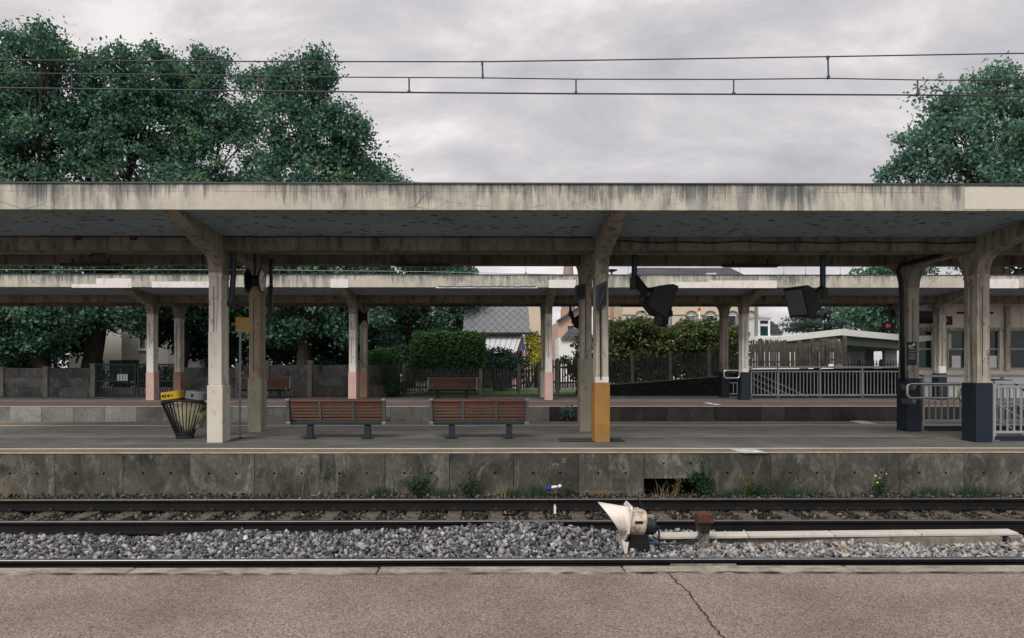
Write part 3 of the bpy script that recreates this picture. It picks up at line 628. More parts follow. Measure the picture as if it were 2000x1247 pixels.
# ------------------------------------------------------------------ platform shelters
def arc(c, r0, a0, a1, n=6, ry=None):
    ry = ry or r0
    return [(c[0]+r0*math.cos(R(a0+(a1-a0)*i/n)), c[1]+ry*math.sin(R(a0+(a1-a0)*i/n))) for i in range(n+1)]
def shelter(oy, oz, zb, cols, x0, x1, label, patches):
    t = thing('platform_shelter', (0, oy, zb), label, 'shelter')
    pr = lambda L: [(oy+y, oz+z) for y, z in L]
    # roof slab with upstand fascia front and back
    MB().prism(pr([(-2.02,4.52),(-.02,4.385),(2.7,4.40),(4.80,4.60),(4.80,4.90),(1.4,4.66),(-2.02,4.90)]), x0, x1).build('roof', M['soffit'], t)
    f = MB().prism(pr([(-2.10,4.47),(-2.0,4.47),(-2.0,4.94),(-2.10,4.94)]), x0, x1).build('fascia', M['fascia'], t)
    MB().prism(pr([(4.82,4.57),(4.92,4.57),(4.92,4.98),(4.82,4.98)]), x0, x1).build('fascia', M['fascia'], t)
    MB().prism(pr([(-2.125,4.94),(-1.9,4.94),(-1.9,4.965),(-2.125,4.965)]), x0, x1).build('roof_edging', M['flash'], t)
    for (a, b, c, d) in patches:
        MB().box(a, b, oy-2.106, oy-2.10, oz+c, oz+d).build('painted_patch', M['cream_patch' if oy < 20 else 'white_paint'], f)
    bm = MB().prism(pr([(.04,4.10),(.37,4.08),(.37,4.42),(.04,4.42)]), x0, x1).build('beam', M['beam'], t)
    MB().prism(pr([(2.49,4.16),(2.81,4.16),(2.81,4.43),(2.49,4.43)]), x0, x1).build('beam', M['beam'], t)
    x = x0+.6; mm = MB()
    for s in cols:
        xc = s['x']; h = .145
        # transverse frame: cantilever bracket, arch, rear bracket
        A = [(-2.05,4.475),(-1.4,4.24),(-.65,4.06),(-.26,3.97),(-.09,3.88),(-.015,3.72),(.0,3.60),(.44,3.60),(.455,3.74),(.54,3.93),(.70,4.06),(.95,4.12),(1.9,4.12),(2.16,4.06),(2.32,3.93),(2.405,3.74),(2.42,3.60),(2.86,3.60),(2.87,3.74),(2.93,3.92),(3.12,4.10),(3.5,4.26),(3.9,4.38),(4.75,4.53),(4.78,4.62),(2.7,4.425),(-.02,4.41),(-2.0,4.545)]
        MB().prism(pr(A), xc-h, xc+h).build('bracket', s.get('fm', M['bracket']), t, bevel=.015)
        for k, (yy, base, bh, sm) in enumerate(((0.0, s['front'], s.get('fh',1.25), s.get('fs',M['column'])), (2.44, s['rear'], s.get('rh',1.25), s.get('rs',M['column_dirty'])))):
            y = oy+yy; zt = oz+3.62; w = .135; z0 = zb
            # H-section shaft: two flanges and a recessed web
            H = [(-w,0),(w,0),(w,.17),(w-.07,.185),(w-.07,.255),(w,.27),(w,.42),(-w,.42),(-w,.27),(-w+.07,.255),(-w+.07,.185),(-w,.17)]
            c = MB().prism([(xc+a, y+.0+b) for a, b in H], z0+bh-.02, zt, 'z').build('column', sm, t, bevel=.008)
            MB().box(xc-w-.012, xc+w+.012, y-.014, y+.434, zt-.115, zt-.03).build('column_capital', sm, c, bevel=.012)
            MB().prism([(xc-w*.98+.1, y-.004),(xc-w*.98+.118, y-.004),(xc-w*.98+.118, y+.01),(xc-w*.98+.1, y+.01)], z0+bh+.15, zt-.3, 'z').build('seam', M['flash'], c)
            wb = w+.03
            Hb = [(-wb,-.02),(wb,-.02),(wb,.165),(wb-.08,.18),(wb-.08,.26),(wb,.275),(wb,.44),(-wb,.44),(-wb,.275),(-wb+.08,.26),(-wb+.08,.18),(-wb,.165)]
            if base is M['navy']: Hb = [(-wb-.01,-.02),(wb+.01,-.02),(wb+.01,.44),(-wb-.01,.44)]
            MB().prism([(xc+a, y+b) for a, b in Hb], z0, z0+bh, 'z').build('painted_base', base, c, bevel=.01)
            for (za, zb2, mt) in s.get(('f' if k == 0 else 'r')+'p', []):
                MB().box(xc-w-.004, xc+w+.004, y-.006, y+.09, z0+za, z0+zb2).build('painted_band', mt, c)
    return t
cx1, cx2, cx3 = X(420,14.7), X(1176,14.7), X(1921,14.7)
cols1 = [dict(x=cx1, front=M['beige'], rear=M['olive'], rs=M['tan'], fh=1.22, rh=1.33, fp=[(1.24,2.36,M['beige'])]),
         dict(x=cx2, front=M['ochre'], rear=M['olive'], fs=M['column_dirty'], rs=M['column_dirty'], fh=1.27, rh=1.82, fp=[(1.28,1.40,M['white_paint'])]),
         dict(x=cx3, front=M['navy'], rear=M['navy'], fs=M['column_dirty'], fh=1.27, rh=1.33)]
sh1 = shelter(14.7, 0, 0, cols1, -15, 17, 'large stained concrete platform shelter spanning the whole picture, with three pairs of columns', [(X(1884,12.6), 17, 4.50, 4.90)])
FD = 28.5
fx = [X(p, FD) for p in (293,688,1072,1456,1841)]
wp = M['white_paint']
cols2 = [dict(x=fx[0], front=M['pink'], rear=M['terracotta'], fh=1.15, rh=1.15, fp=[(1.16,2.18,wp)], rs=M['column']),
         dict(x=fx[1], front=M['pink'], rear=M['terracotta'], fh=1.15, rh=1.15, fp=[(1.16,1.5,wp),(2.6,2.9,wp)]),
         dict(x=fx[2], front=M['pink'], rear=M['beige'], fh=1.15, rh=1.15, fp=[(1.16,1.75,wp)], rp=[(.95,1.25,M['yellow'])]),
         dict(x=fx[3], front=M['navy'], rear=M['navy'], fh=1.15, rh=1.15, fp=[(1.16,1.3,wp)]),
         dict(x=fx[4], front=M['navy'], rear=M['navy'], fh=1.1, rh=1.1, fs=M['column_dirty'], fp=[(1.12,1.4,wp)])]
def fp(px0, px1, py0, py1):
    D = FD-2.1; return (X(px0,D), X(px1,D), Z(py1,D)-.19, Z(py0,D)-.19)
sh2 = shelter(FD, .19, FZ, cols2, -28, 29, 'farther low concrete shelter with white repaint patches, standing on the far platform',
    [fp(140,188,556,563), fp(188,257,545,563), fp(297,415,551,562.5), fp(646,680,546,562.5), fp(1072,1125,547,562.5), fp(1310,1517,551,562.5), fp(1385,1517,548,550.9), fp(1925,1990,545,562.5)])
# torn flashing edge on the far fascia
# ------------------------------------------------------------------ things hung from the shelters
def strip_light(px0, px1, D, z, label):
    t = thing('strip_light', ((X(px0,D)+X(px1,D))/2, D, z), label, 'light', 'strip lights under the shelters')
    xa, xb = X(px0,D), X(px1,D)
    MB().prism([(D-.09,z+.085),(D+.09,z+.085),(D+.06,z+.02),(D-.06,z+.02)], xa, xb).build('housing', M['steel_dark'], t)
    MB().tube([(xa+.03,D,z+.012),(xb-.03,D,z+.012)], .018, 8).build('tube', M['galv'], t)
    for q in (.2,.8):
        xx = xa+(xb-xa)*q; MB().box(xx-.015,xx+.015,D-.015,D+.015,z+.085,z+.20).build('hanger', M['steel_dark'], t)
for a, b, l in ((120,235,'dark strip light under the beam left of the clock'),(772,882,'dark strip light hanging midway between the first two column pairs'),(1410,1520,'dark strip light hanging between the two tilted monitors')):
    strip_light(a, b, 16.9, 4.05, l)
for a, b, l in ((1212,1275,'strip light under the far shelter beside the bush'),(850,920,'strip light under the far shelter above the clipped hedge')):
    strip_light(a, b, 30.6, 4.28, l)
for a, b, y, l in ((744,884,15.25,'long shallow lamp casing fixed under the middle of the ceiling'),(1480,1560,15.25,'short shallow lamp casing fixed under the ceiling above the right monitor')):
    t = MB().box(X(a,y),X(b,y),y-.08,y+.08,4.27,4.335).build('ceiling_lamp', M['steel_dark'], bevel=.01); tag(t, l, 'light')
# pipes and cable runs on the beams
def cable(pts, r, mat, label, name='cable', n=6):
    return tag(MB().tube(pts, r, n).build(name, mat, smooth=True), label, name)
D = 14.72
pts = [Vector((x, D, 4.285+.012*math.sin(x*5)-.02*abs(math.sin(x*1.15)))) for x in np.linspace(cx2+.2, cx3-.1, 60)]
cable(pts, .016, M['steel_black'], 'black cable sagging along the front beam between the orange and navy columns')
pts = [Vector((x, 14.70, 4.375+.006*math.sin(x*3))) for x in np.linspace(-14, cx2-.2, 60)]
cable(pts, .012, M['steel_black'], 'thin dark cable along the top of the front beam left of the orange based column')
pts = [Vector((x, 15.95, 4.335+.008*math.sin(x*2))) for x in np.linspace(-14, 16, 60)]
cable(pts, .02, M['steel_black'], 'dark conduit running under the middle of the shelter ceiling', 'conduit')
for px, l in ((151,'left rusty junction box on the front beam near the trees'),(260,'right rusty junction box on the front beam near the trees')):
    tag(MB().box(X(px,14.7)-.06,X(px,14.7)+.06,14.66,14.74,4.30,4.39).build('junction_box', M['oxide'], bevel=.015), l, 'junction box')
c = W(190,493,15.9); t = thing('ceiling_bracket', c, 'broken dark bracket hanging askew from the ceiling at far left', 'bracket')
MB().bar(c+Vector((-.18,0,-.10)), c+Vector((.15,0,.06)), .05, .05).bar(c+Vector((-.1,0,.10)), c+Vector((.18,0,-.03)), .06, .06).obox(c, (.16,.12,.12)).build('arm', M['steel_black'], t)
# downpipe beside the first column
D = 15.05; a = W(457,487,D); t = tag(MB().tube([a, W(455.5,540,D), W(453,585,D), W(450,592,D), W(444,594,D)], .062, 10).build('downpipe', M['steel_blue'], smooth=60), 'blue grey downpipe bending into the first beige column', 'pipe')
# hung edge-on panel beside the clock
D = 16.6; t = thing('hanging_panel', W(529,515,D), 'narrow dark panel hung edge on just right of the clock', 'panel')
MB().box(X(524.5,D),X(533,D),D-.05,D+.05,Z(615,D),Z(560,D)).build('board', M['steel_black'], t, bevel=.01)
MB().box(X(527,D),X(532,D),D-.04,D+.04,Z(560,D),4.2).build('stem', M['steel_black'], t)
# clocks
def clock(px, py, D, r, label, w=.17):
    c = W(px, py, D); t = thing('station_clock', c, label, 'clock')
    MB().lathe([(-w,r),(-w+.03,r),(-.06,r*.45),(.06,r*.45),(w-.03,r),(w,r)], c, (1,0,0), 28).build('case', M['steel_black'], t, smooth=35)
    for s in (-1,1):
        f = MB().lathe([(s*(w+.001),r*.88),(s*(w+.008),r*.86)], c, (1,0,0), 28).build('clock_face', M['clockface'], t)
        m = MB()
        for k in range(12):
            a = k*math.pi/6; d = Vector((0,math.sin(a),math.cos(a))); q = c+Vector((s*(w+.010),0,0)); m.bar(q+d*r*.70, q+d*r*.80, .014, .004, (1,0,0))
        m.build('hour_mark', M['black'], f)
        q = c+Vector((s*(w+.013),0,0)); m = MB().bar(q, q+Vector((0,.10,.14))*r/.27*.9, .022, .004, (1,0,0)).bar(q, q+Vector((0,-.19,-.05))*r/.27*.9, .015, .004, (1,0,0)).build('clock_hand', M['black'], f)
    MB().tube([c+Vector((0,0,r*.4)), c+Vector((0,0,1.2*r+.55))], .025, 8).build('stem', M['steel_black'], t)
    return t
ck = clock(497.5, 549, 16.2, .28, 'black double faced station clock hung between the first pair of columns')
ck.rotation_euler = (0,0,R(4))
ck2 = clock(711, 620, 30.0, .34, 'small double faced clock under the far shelter beside a pink based column', .2)
# departure monitors: tapered tube housings on angled arms
def monitor(name, pole_px, D, ztop, pole_py, screen_c, yaw, pitch, roll, size, label, group, arm=True):
    p0 = Vector((X(pole_px,D), D, ztop)); p1 = W(pole_px, pole_py, D); c = screen_c
    t = thing(name, p0, label, 'monitor', group); s = size
    MB().tube([p0, p1], .062*s, 12).build('pole', M['steel_blue'], t, smooth=60)
    Mx = Matrix.Rotation(yaw,3,'Z')@Matrix.Rotation(pitch,3,'X')@Matrix.Rotation(roll,3,'Y')
    # local: screen faces -y, housing tapers back along +y
    def loc(x,y,z): return c+Mx@Vector((x*s,y*s,z*s))
    m = MB(); fr = [(-.36,-.26,-.36),(.36,-.26,-.36),(.36,-.26,.32),(-.36,-.26,.32)]; fr2 = [(-.36,-.12,-.36),(.36,-.12,-.36),(.36,-.12,.32),(-.36,-.12,.32)]; bk = [(-.2,.17,-.26),(.2,.17,-.26),(.2,.17,.14),(-.2,.17,.14)]
    m.add([loc(*p) for p in fr+fr2+bk], [(0,1,2,3),(0,1,5,4),(1,2,6,5),(2,3,7,6),(3,0,4,7),(4,5,9,8),(5,6,10,9),(6,7,11,10),(7,4,8,11),(8,9,10,11)])
    hs = m.build('housing', M['monitor'], t, bevel=.012)
    MB().add([loc(*p) for p in ((-.31,-.262,-.30),(.31,-.262,-.30),(.31,-.262,.27),(-.31,-.262,.27),(-.31,-.270,-.30),(.31,-.270,-.30),(.31,-.270,.27),(-.31,-.270,.27))], [(0,1,2,3),(4,5,6,7),(0,1,5,4),(1,2,6,5),(2,3,7,6),(3,0,4,7)]).build('screen', M['screen'], hs)
    if 0: m = MB().add([loc(*p) for p in ((-.36,-.42,.30),(.36,-.42,.30),(.36,.0,.31),(-.36,.0,.31),(-.36,-.42,.325),(.36,-.42,.325),(.36,.0,.335),(-.36,.0,.335))], [(0,1,2,3),(4,5,6,7),(0,1,5,4),(1,2,6,5),(2,3,7,6),(3,0,4,7)])
    MB().bar(loc(-.13,.175,-.02), loc(.13,.175,-.02), .14*s, .10*s).build('rear_vent', M['steel_blue'], hs)
    if arm:
        e = loc(0,.15,-.05)
        MB().bar(p1+Vector((0,0,.08*s)), e, .13*s, .17*s).obox(p1+Vector((0,0,-.02*s)), (.17*s,.17*s,.26*s)).build('arm', M['steel_black'], t, bevel=.01)
        MB().tube([p1.lerp(e,.5)+Vector((-.02,-.02,-.10*s)), p1.lerp(e,.5)+Vector((-.05,-.03,-.24*s)), e+Vector((0,0,-.25*s)), e+Vector((0,0,-.05))], .012, 6).build('lead', M['steel_black'], t)
    return t
monitor('departure_monitor', 1239, 15.6, 4.14, 551, W(1281,580,15.4), R(100), R(20), R(-4), 1.05, 'black departure monitor on the left, hung beside the orange based column', 'departure monitors under the near shelter')
monitor('departure_monitor', 1607, 15.6, 4.14, 572, W(1574,584,15.4), R(-80), R(16), R(2), 1.0, 'black departure monitor on the right, its greyed glass tilted to the left', 'departure monitors under the near shelter')
monitor('departure_monitor', 1310, 30.0, 4.3, 612, W(1295,622,29.8), R(-70), R(8), R(12), .9, 'dark monitor edge on under the far shelter in front of the olive bush', 'dark monitors under the far shelter')
monitor('departure_monitor', 1114, 30.0, 4.3, 612, W(1127,628,29.8), R(66), R(-8), R(-14), .85, 'dark monitor under the far shelter in front of the pink gabled house', 'dark monitors under the far shelter')
# sign boxes on the second pair of columns
def edge_box(px0, px1, py0, py1, D, dep, label, skew):
    a, b = X(px0,D), X(px1,D); z0, z1 = Z(py1,D), Z(py0,D)
    t = thing('notice_box', ((a+b)/2, D, z0), label, 'notice box')
    MB().prism([(a,z0),(b,z0+skew),(b,z1+skew),(a,z1)], D-dep, D-.02, 'y').build('casing', M['steel_blue'], t, bevel=.01)
    MB().prism([(a+.05,z0+.06),(b-.02,z0+skew+.05),(b-.02,z1+skew-.06),(a+.05,z1-.06)], D-dep-.006, D-dep, 'y').build('panel', M['steel_black'], t)
    MB().bar((a+.07,D-dep-.01,z0+.14),(b-.06,D-dep-.01,z1-.1),.012,.006).build('glare_edge', M['galv'], t)
edge_box(1164,1183,559,607,14.7,.12,'narrow blue black notice box fixed high on the orange based column',.10)
edge_box(1122,1141,560,588,17.1,.25,'dark hexagonal speaker box fixed on the column behind the orange based one',.05)
cable([W(1172,602,14.66),W(1172.5,650,14.67),W(1173,700,14.67),W(1173.5,742,14.67)], .012, M['steel_black'], 'black lead running down the front of the orange based column')
# navy pictogram sign on the rear navy column
D = 17.12; t = thing('pictogram_sign', W(1785,712,D), 'navy sign with a white hand and ticket pictogram on the dark column by the stairs', 'sign')
a, b = X(1771,D), X(1789,D)
MB().box(a,b,D-.03,D-.005,Z(713,D),Z(668,D)).build('panel', M['navy'], t)
q = lambda u,v: Vector((a+(b-a)*u, D-.034, Z(713,D)+(Z(668,D)-Z(713,D))*v))
m = MB(); 
for i in range(4): m.bar(q(.14+.09*i,.76), q(.18+.09*i,.86), .018, .004, (0,1,0))
m.bar(q(.45,.78), q(.78,.93), .05, .004, (0,1,0)).bar(q(.50,.74), q(.86,.90), .02, .004, (0,1,0)).bar(q(.3,.76), q(.55,.80), .05, .004, (0,1,0))
m.build('pictogram', M['paper'], t)
m = MB()
for k, v in enumerate((.69,.58,.48,.40,.32,.25)): m.bar(q(.15,v), q(.85,v), .012 if k else .018, .004, (0,1,0))
m.build('rule_line', M['railing'], t)
# orange digit displays under the far shelter
for px0,px1,py0,py1,s,dx,l in ((1724,1747,630,644,'01',-.25,'small dark display with two orange digits in front of the green tree'),(1828,1857,618,635,'0',.06,'dark display box with one orange digit beside the station windows')):
    D = 29.6; a, b = X(px0,D), X(px1,D); t = thing('platform_display', ((a+b)/2,D,Z(py1,D)), l, 'display', 'digit displays under the far shelter')
    hs = MB().box(a,b,D-.12,D+.12,Z(py1,D),Z(py0,D)).build('casing', M['steel_black'], t, bevel=.012)
    text(s, .21, 'digits' if len(s) > 1 else 'digit', M['digit'], Matrix.Translation(Vector(((a+b)/2+dx*.3, D-.125, (Z(py0,D)+Z(py1,D))/2)))@Matrix.Rotation(R(90),4,'X'), hs)
    MB().box((a+b)/2+.02,(a+b)/2+.09,D-.035,D+.035,Z(py0,D),4.35).build('stem', M['steel_black'], t)

cable([W(1763,745,17.08),W(1762,640,17.08),W(1760,548,17.06),W(1753,527,17.0),W(1760,518,16.9),W(1805,507,16.3),W(1868,488,15.5),W(1893,486,14.9)], .055, M['steel_black'], 'thick black cable duct climbing the rear navy column and crossing to the front one', 'cable_duct', 8)
m = MB(); px = 852; D = FD-2.115
while px < 1044:
    w = random.uniform(3,9); h = random.uniform(1.2,3.2); m.prism([(X(px,D),Z(563.2,D)),(X(px+w,D),Z(563.2,D)),(X(px+w,D),Z(563-h*random.uniform(.7,1.2),D)),(X(px+w*.4,D),Z(563-h*1.2,D)),(X(px,D),Z(563-h,D))], D-.012, D, 'y'); px += w*.97
m.build('torn_flashing', M['paper'], sh2)
m = MB(); px = 856
while px < 1044:
    w = random.uniform(4,14); m.bar(W(px,560.2+random.uniform(-.7,.7),D-.02), W(px+w,560.2+random.uniform(-.7,.7),D-.02), .02, .03); px += w
m.build('torn_edge', M['flash'], sh2)
# ------------------------------------------------------------------ benches
def bench(loc, label, group):
    t = thing('platform_bench', loc, label, 'bench', group); x0, y0, z0 = loc
    L = 1.06
    m = MB(); n = 7; A = Vector((0,-.015,.435)); B = Vector((0,-.135,.85))
    for i in range(n):
        p = A.lerp(B, i/(n-1)); rad = .036 if i < n-1 else .052
        m.lathe([(-L+.03,rad*.9),(-L+.05,rad),(L-.05,rad),(L-.03,rad*.9)], Vector((x0,y0,z0))+p, (1,0,0), 10, (.82,1) if i < n-1 else (1,.8))
    bk = m.build('backrest', M['bench_wood'], t, smooth=50)
    for sx in (-.34*2.12/2*1.0, .36*2.12/2*1.0):
        m = MB(); m.bar((x0+sx, y0+A.y-.05, z0+.40), (x0+sx, y0+B.y-.055, z0+.83), .055, .014, (0,1,0))
        s = m.build('back_strap', M['bench_metal'], t, bevel=.004)
        m = MB()
        for i in range(n):
            p = A.lerp(B, i/(n-1)*.97); m.lathe([(0,.012),(-.004,.012)], (x0+sx, y0+p.y-.058, z0+p.z), (0,1,0), 8)
        m.build('bolt', M['black'], s)
    m = MB()
    for i in range(7):
        m.lathe([(-L+.03,.03),(-L+.05,.034),(L-.05,.034),(L-.03,.03)], (x0, y0+.06+i*.075, z0+.43+.012*(i/6)), (1,0,0), 8, (.8,1))
    m.build('seat', M['bench_wood'], t, smooth=50)
    for s in (-1,1):
        xx = x0+s*(L+.005)
        m = MB().prism([(y0-.10,z0+.34),(y0+.03,z0+.36),(y0+.02,z0+.46),(y0-.06,z0+.87),(y0-.20,z0+.89),(y0-.20,z0+.86)], xx-.03, xx+.03)
        m.prism([(y0-.05,z0+.335),(y0+.56,z0+.36),(y0+.56,z0+.46),(y0-.02,z0+.40)], xx-.03, xx+.03)
        e = m.build('end_frame', M['bench_metal'], t, bevel=.008)
        MB().box(xx-.045,xx+.045,y0-.215,y0-.13,z0+.855,z0+.905).build('end_cap', M['galv'], e, bevel=.008)
        MB().box(xx-.05,xx+.05,y0-.14,y0-.06,z0+.315,z0+.385).build('end_cap', M['galv'], e, bevel=.008)
    MB().box(x0-L,x0+L,y0-.06,y0+.06,z0+.315,z0+.385).build('beam', M['bench_leg'], t, bevel=.01)
    for s in (-.62,.67):
        l = MB().box(x0+s-.07,x0+s+.07,y0-.02,y0+.10,z0+.012,z0+.30).box(x0+s-.035,x0+s+.035,y0-.0,y0+.08,z0+.30,z0+.32).build('leg', M['bench_leg'], t, bevel=.008)
        MB().box(x0+s-.14,x0+s+.14,y0-.10,y0+.18,z0,z0+.012).build('base_plate', M['steel_black'], l)
    return t
D = 15.55
b1 = bench((X(659,D), D, 0), 'red brown slatted bench seen from behind, nearer the clock and the yellow sign', 'benches on the island platform')
dup(b1, (X(936,D), D, 0), 0, 'red brown slatted bench seen from behind, next to the orange based column')
D = 30.3
dup(b1, (X(884,D), D, FZ), R(180), 'small distant bench standing before the picket fence and clipped hedge')['group'] = 'benches on the far platform'
dup(b1, (X(518,D), D, FZ), R(180), 'small distant bench half hidden behind the column with the clock')['group'] = 'benches on the far platform'
# ------------------------------------------------------------------ litter bin
D = 15.6; cx = X(361,D); c = Vector((cx,D,0))
t = thing('litter_bin', c, 'flaring black bar litter bin with a yellow lid and a grey lid', 'bin')
def ell(u, z): # superellipse ring, u angle
    f = .20+(.51-.20)*min(1,max(0,(z-.10)/.70)); return Vector((cx+f*math.cos(u), D+f*.52*math.sin(u), z))
MB().prism([(cx+.20*math.cos(a)*1.02, D+.20*.55*math.sin(a)) for a in np.linspace(0,2*math.pi,25)[:-1]], 0, .12, 'z').build('base', M['steel_black'], t, bevel=.01)
for i in range(30):
    u = 2*math.pi*i/30; bow = .075*math.cos(u*1)**2
    MB().tube([ell(u,.09), ell(u,.45), ell(u,.86-bow)], .0115, 6).build('bar', M['steel_black'], t)
MB().tube([ell(2*math.pi*i/40, .86-.075*math.cos(2*math.pi*i/40)**2) for i in range(41)], .025, 8).build('rim', M['steel_black'], t, smooth=60)
MB().tube([ell(2*math.pi*i/40, .12) for i in range(41)], .018, 8).build('lower_ring', M['steel_black'], t, smooth=60)
for s, mat, tilt in ((-1,'yellow',R(-7)),(1,'lidgrey',R(7))):
    q = Vector((cx+s*.265, D, .90))
    m = MB().prism([(q.x+.225*math.copysign(abs(math.cos(a))**.6,math.cos(a)), q.y+.19*math.copysign(abs(math.sin(a))**.6,math.sin(a))) for a in np.linspace(0,2*math.pi,33)[:-1]], .885, 1.06, 'z').rot(q, tilt)
    l = m.build('lid', M[mat], t, bevel=.012); l['label'] = 'yellow lid with dark marks' if s < 0 else 'grey lid'
    m = MB().prism([(q.x+.235*math.copysign(abs(math.cos(a))**.6,math.cos(a)), q.y+.20*math.copysign(abs(math.sin(a))**.6,math.sin(a))) for a in np.linspace(0,2*math.pi,33)[:-1]], .845, .884, 'z').rot(q, tilt).build('lid_frame', M['steel_black'], t, bevel=.006)
    m = MB(); f = q.y-.194
    if s < 0: m.obox((q.x-.13,f,.975),(.05,.008,.05)).obox((q.x-.075,f,.975),(.02,.008,.08)).obox((q.x-.02,f,.975),(.035,.008,.04)).obox((q.x+.01,f,.97),(.03,.008,.06)).obox((q.x+.075,f,.975),(.022,.008,.05))
    else: m.obox((q.x-.03,f,.975),(.05,.008,.07))
    m.rot(q, tilt).build('marking', M['black'], l)
# bag hanging inside
m = MB(); bp = []
for i, z in enumerate(np.linspace(.16,.86,8)):
    fx_ = .10+.20*i/7; bp.append((z-.16, fx_*1.25))
m.lathe(bp, (cx+.11, D, .16), (0,0,1), 22, (1.15,.55))
V = [Vector(v) for v in m.v]; m.v = [tuple(v+Vector((.02*math.sin(v.z*23+v.y*9), .02*math.sin(v.x*27), 0))) for v in V]
tag(m.build('bin_bag', M['bag'], smooth=True), 'pale yellow transparent bag hanging inside the litter bin', 'bag')
D2 = 15.9; tag(MB().prism([(X(393,D2),Z(838,D2)),(X(403,D2),Z(829,D2)),(X(405.5,D2),Z(818,D2)),(X(399,D2),Z(807,D2)),(X(388,D2),Z(832,D2))], D2, D2+.12, 'y').build('plastic_bag', M['bag'], bevel=.02), 'corner of a yellow bag poking out between bin and column', 'bag')
# ------------------------------------------------------------------ sign post
D = 15.55; t = thing('sign_post', (X(468.5,D), D, 0), 'thin grey pole with a faded ochre sign plate beside the first beige column', 'sign')
MB().tube([(X(468.5,D),D,0),(X(469.5,D),D,Z(630,D))], .026, 10).build('pole', M['galv'], t, smooth=60)
MB().tube([(X(468.5,D),D,0),(X(468.5,D),D,.03)], .05, 10).build('foot', M['steel_dark'], t)
a = W(460,619,D-.04); b = W(487.5,621.5,D-.04); c = W(487.5,650,D-.04); d = W(460,648.5,D-.04); e = Vector((0,.012,0))
pl = MB().add([a,b,c,d,a+e,b+e,c+e,d+e],[(0,1,2,3),(4,5,6,7),(0,1,5,4),(1,2,6,5),(2,3,7,6),(3,0,4,7)]).build('sign_plate', M['signyellow'], t)
m = MB()
for v in (.2,.36,.5,.64,.82): m.bar(a.lerp(d,v).lerp(b.lerp(c,v),.1)-Vector((0,.004,0)), a.lerp(d,v).lerp(b.lerp(c,v),.9)-Vector((0,.004,0)), .008, .004, (0,1,0))
m.build('text_line', M['tan'], pl)
# ------------------------------------------------------------------ railings
def railing(loc0, x0, x1, y, zb, ztop, zsub, zlow, step, posts, label, mat=None, rb=.011, base=None, rails=.03):
    mat = mat or M['railing']; t = thing('railing', ((x0+x1)/2, y, zb), label, 'railing')
    for z, nm, r in ((ztop,'top_rail',rails),(zsub,'upper_rail',rails*.75),(zlow,'bottom_rail',rails*.75)):
        MB().box(x0,x1,y-r,y+r,z-r,z+r).build(nm, mat, t, bevel=.006)
    for x in posts:
        p = MB().box(x-.03,x+.03,y-.03,y+.03,zb,ztop-rails).build('post', mat, t, bevel=.005)
        MB().box(x-.09,x+.09,y-.06,y+.06,zb,zb+.02).build('base_plate', M['galv'], p)
    n = int((x1-x0)/step); first = None
    for i in range(1, n):
        x = x0+(x1-x0)*i/n
        if any(abs(x-p) < .05 for p in posts): continue
        if first is None: first = MB().tube([(x,y,zlow),(x,y,zsub)], rb, 6).build('baluster', mat, t); fx0 = x
        else:
            c = first.copy(); COL.objects.link(c); c.parent = t; c.location = (x-fx0,0,0)
    if base: MB().box(x0,x1,y-.05,y+.05,zb,zb+base).build('kerb', M['navy'], t)
    return t
y = 15.0; xr = X(1941,y)
railing(0, xr, 16, y, 0, Z(747,y), Z(756,y), Z(845,y), .145, [xr, xr+2.0, xr+4], 'nearest grey railing of vertical bars right of the front navy column', rb=.02, base=.10, rails=.035)
y = 17.3; xa = X(1803,y); railing(0, xa, 16, y, 0, Z(735,y), Z(753,y), Z(822,y), .155, [xa, xa+2, xa+4], 'grey railing at the back of the stairs between the two navy columns', rb=.02, base=.13, rails=.028)
y = 30.4; xa, xb = X(1466,y), X(1790,y)
railing(0, xa, xb, y, FZ, Z(717.5,y), Z(726,y), Z(772,y), .155, [xa+.03]+[X(p,y) for p in (1519,1602,1684,1765)], 'long grey railing around the stairs of the far platform', rb=.022, base=.06, rails=.04)
y = 30.2; railing(0, X(1425,y), X(1447,y), y, FZ, Z(740,y), Z(748,y), Z(770,y), .14, [], 'short piece of grey railing between the far navy columns', rb=.016, rails=.02)
y = 30.9
for k, (a, b) in enumerate((((1466,724),(1582,778)),((1466,737),(1553,777)),((1466,748),(1520,775)))):
    tag(MB().tube([W(a[0],a[1],y+.2*k), W(b[0],b[1],y+.2*k)], .03, 8).build('handrail', M['railing']), 'sloping handrail descending behind the far railing, '+('uppermost','middle','lowest')[k]+' of three', 'handrail', 'sloping handrails on the far stairs')
y = 16.1
for k, (pa, pb, pc) in enumerate((((1936,742),(1976,744),(2040,795)), ((1938,786),(1976,786),(2040,822)), ((1938,785),(1965,800),(2040,842)), ((1938,814),(1970,834),(2010,858)))):
    tag(MB().tube([W(*pa,y),W(*pb,y),W(*pc,y)], .022, 8).build('handrail', M['steel_blue'] if k in (0,) else M['railing']), ('dark top handrail','level handrail with a bend','sloping middle handrail','lowest sloping handrail')[k]+' behind the nearest grey railing', 'handrail', 'stair handrails behind the nearest railing')
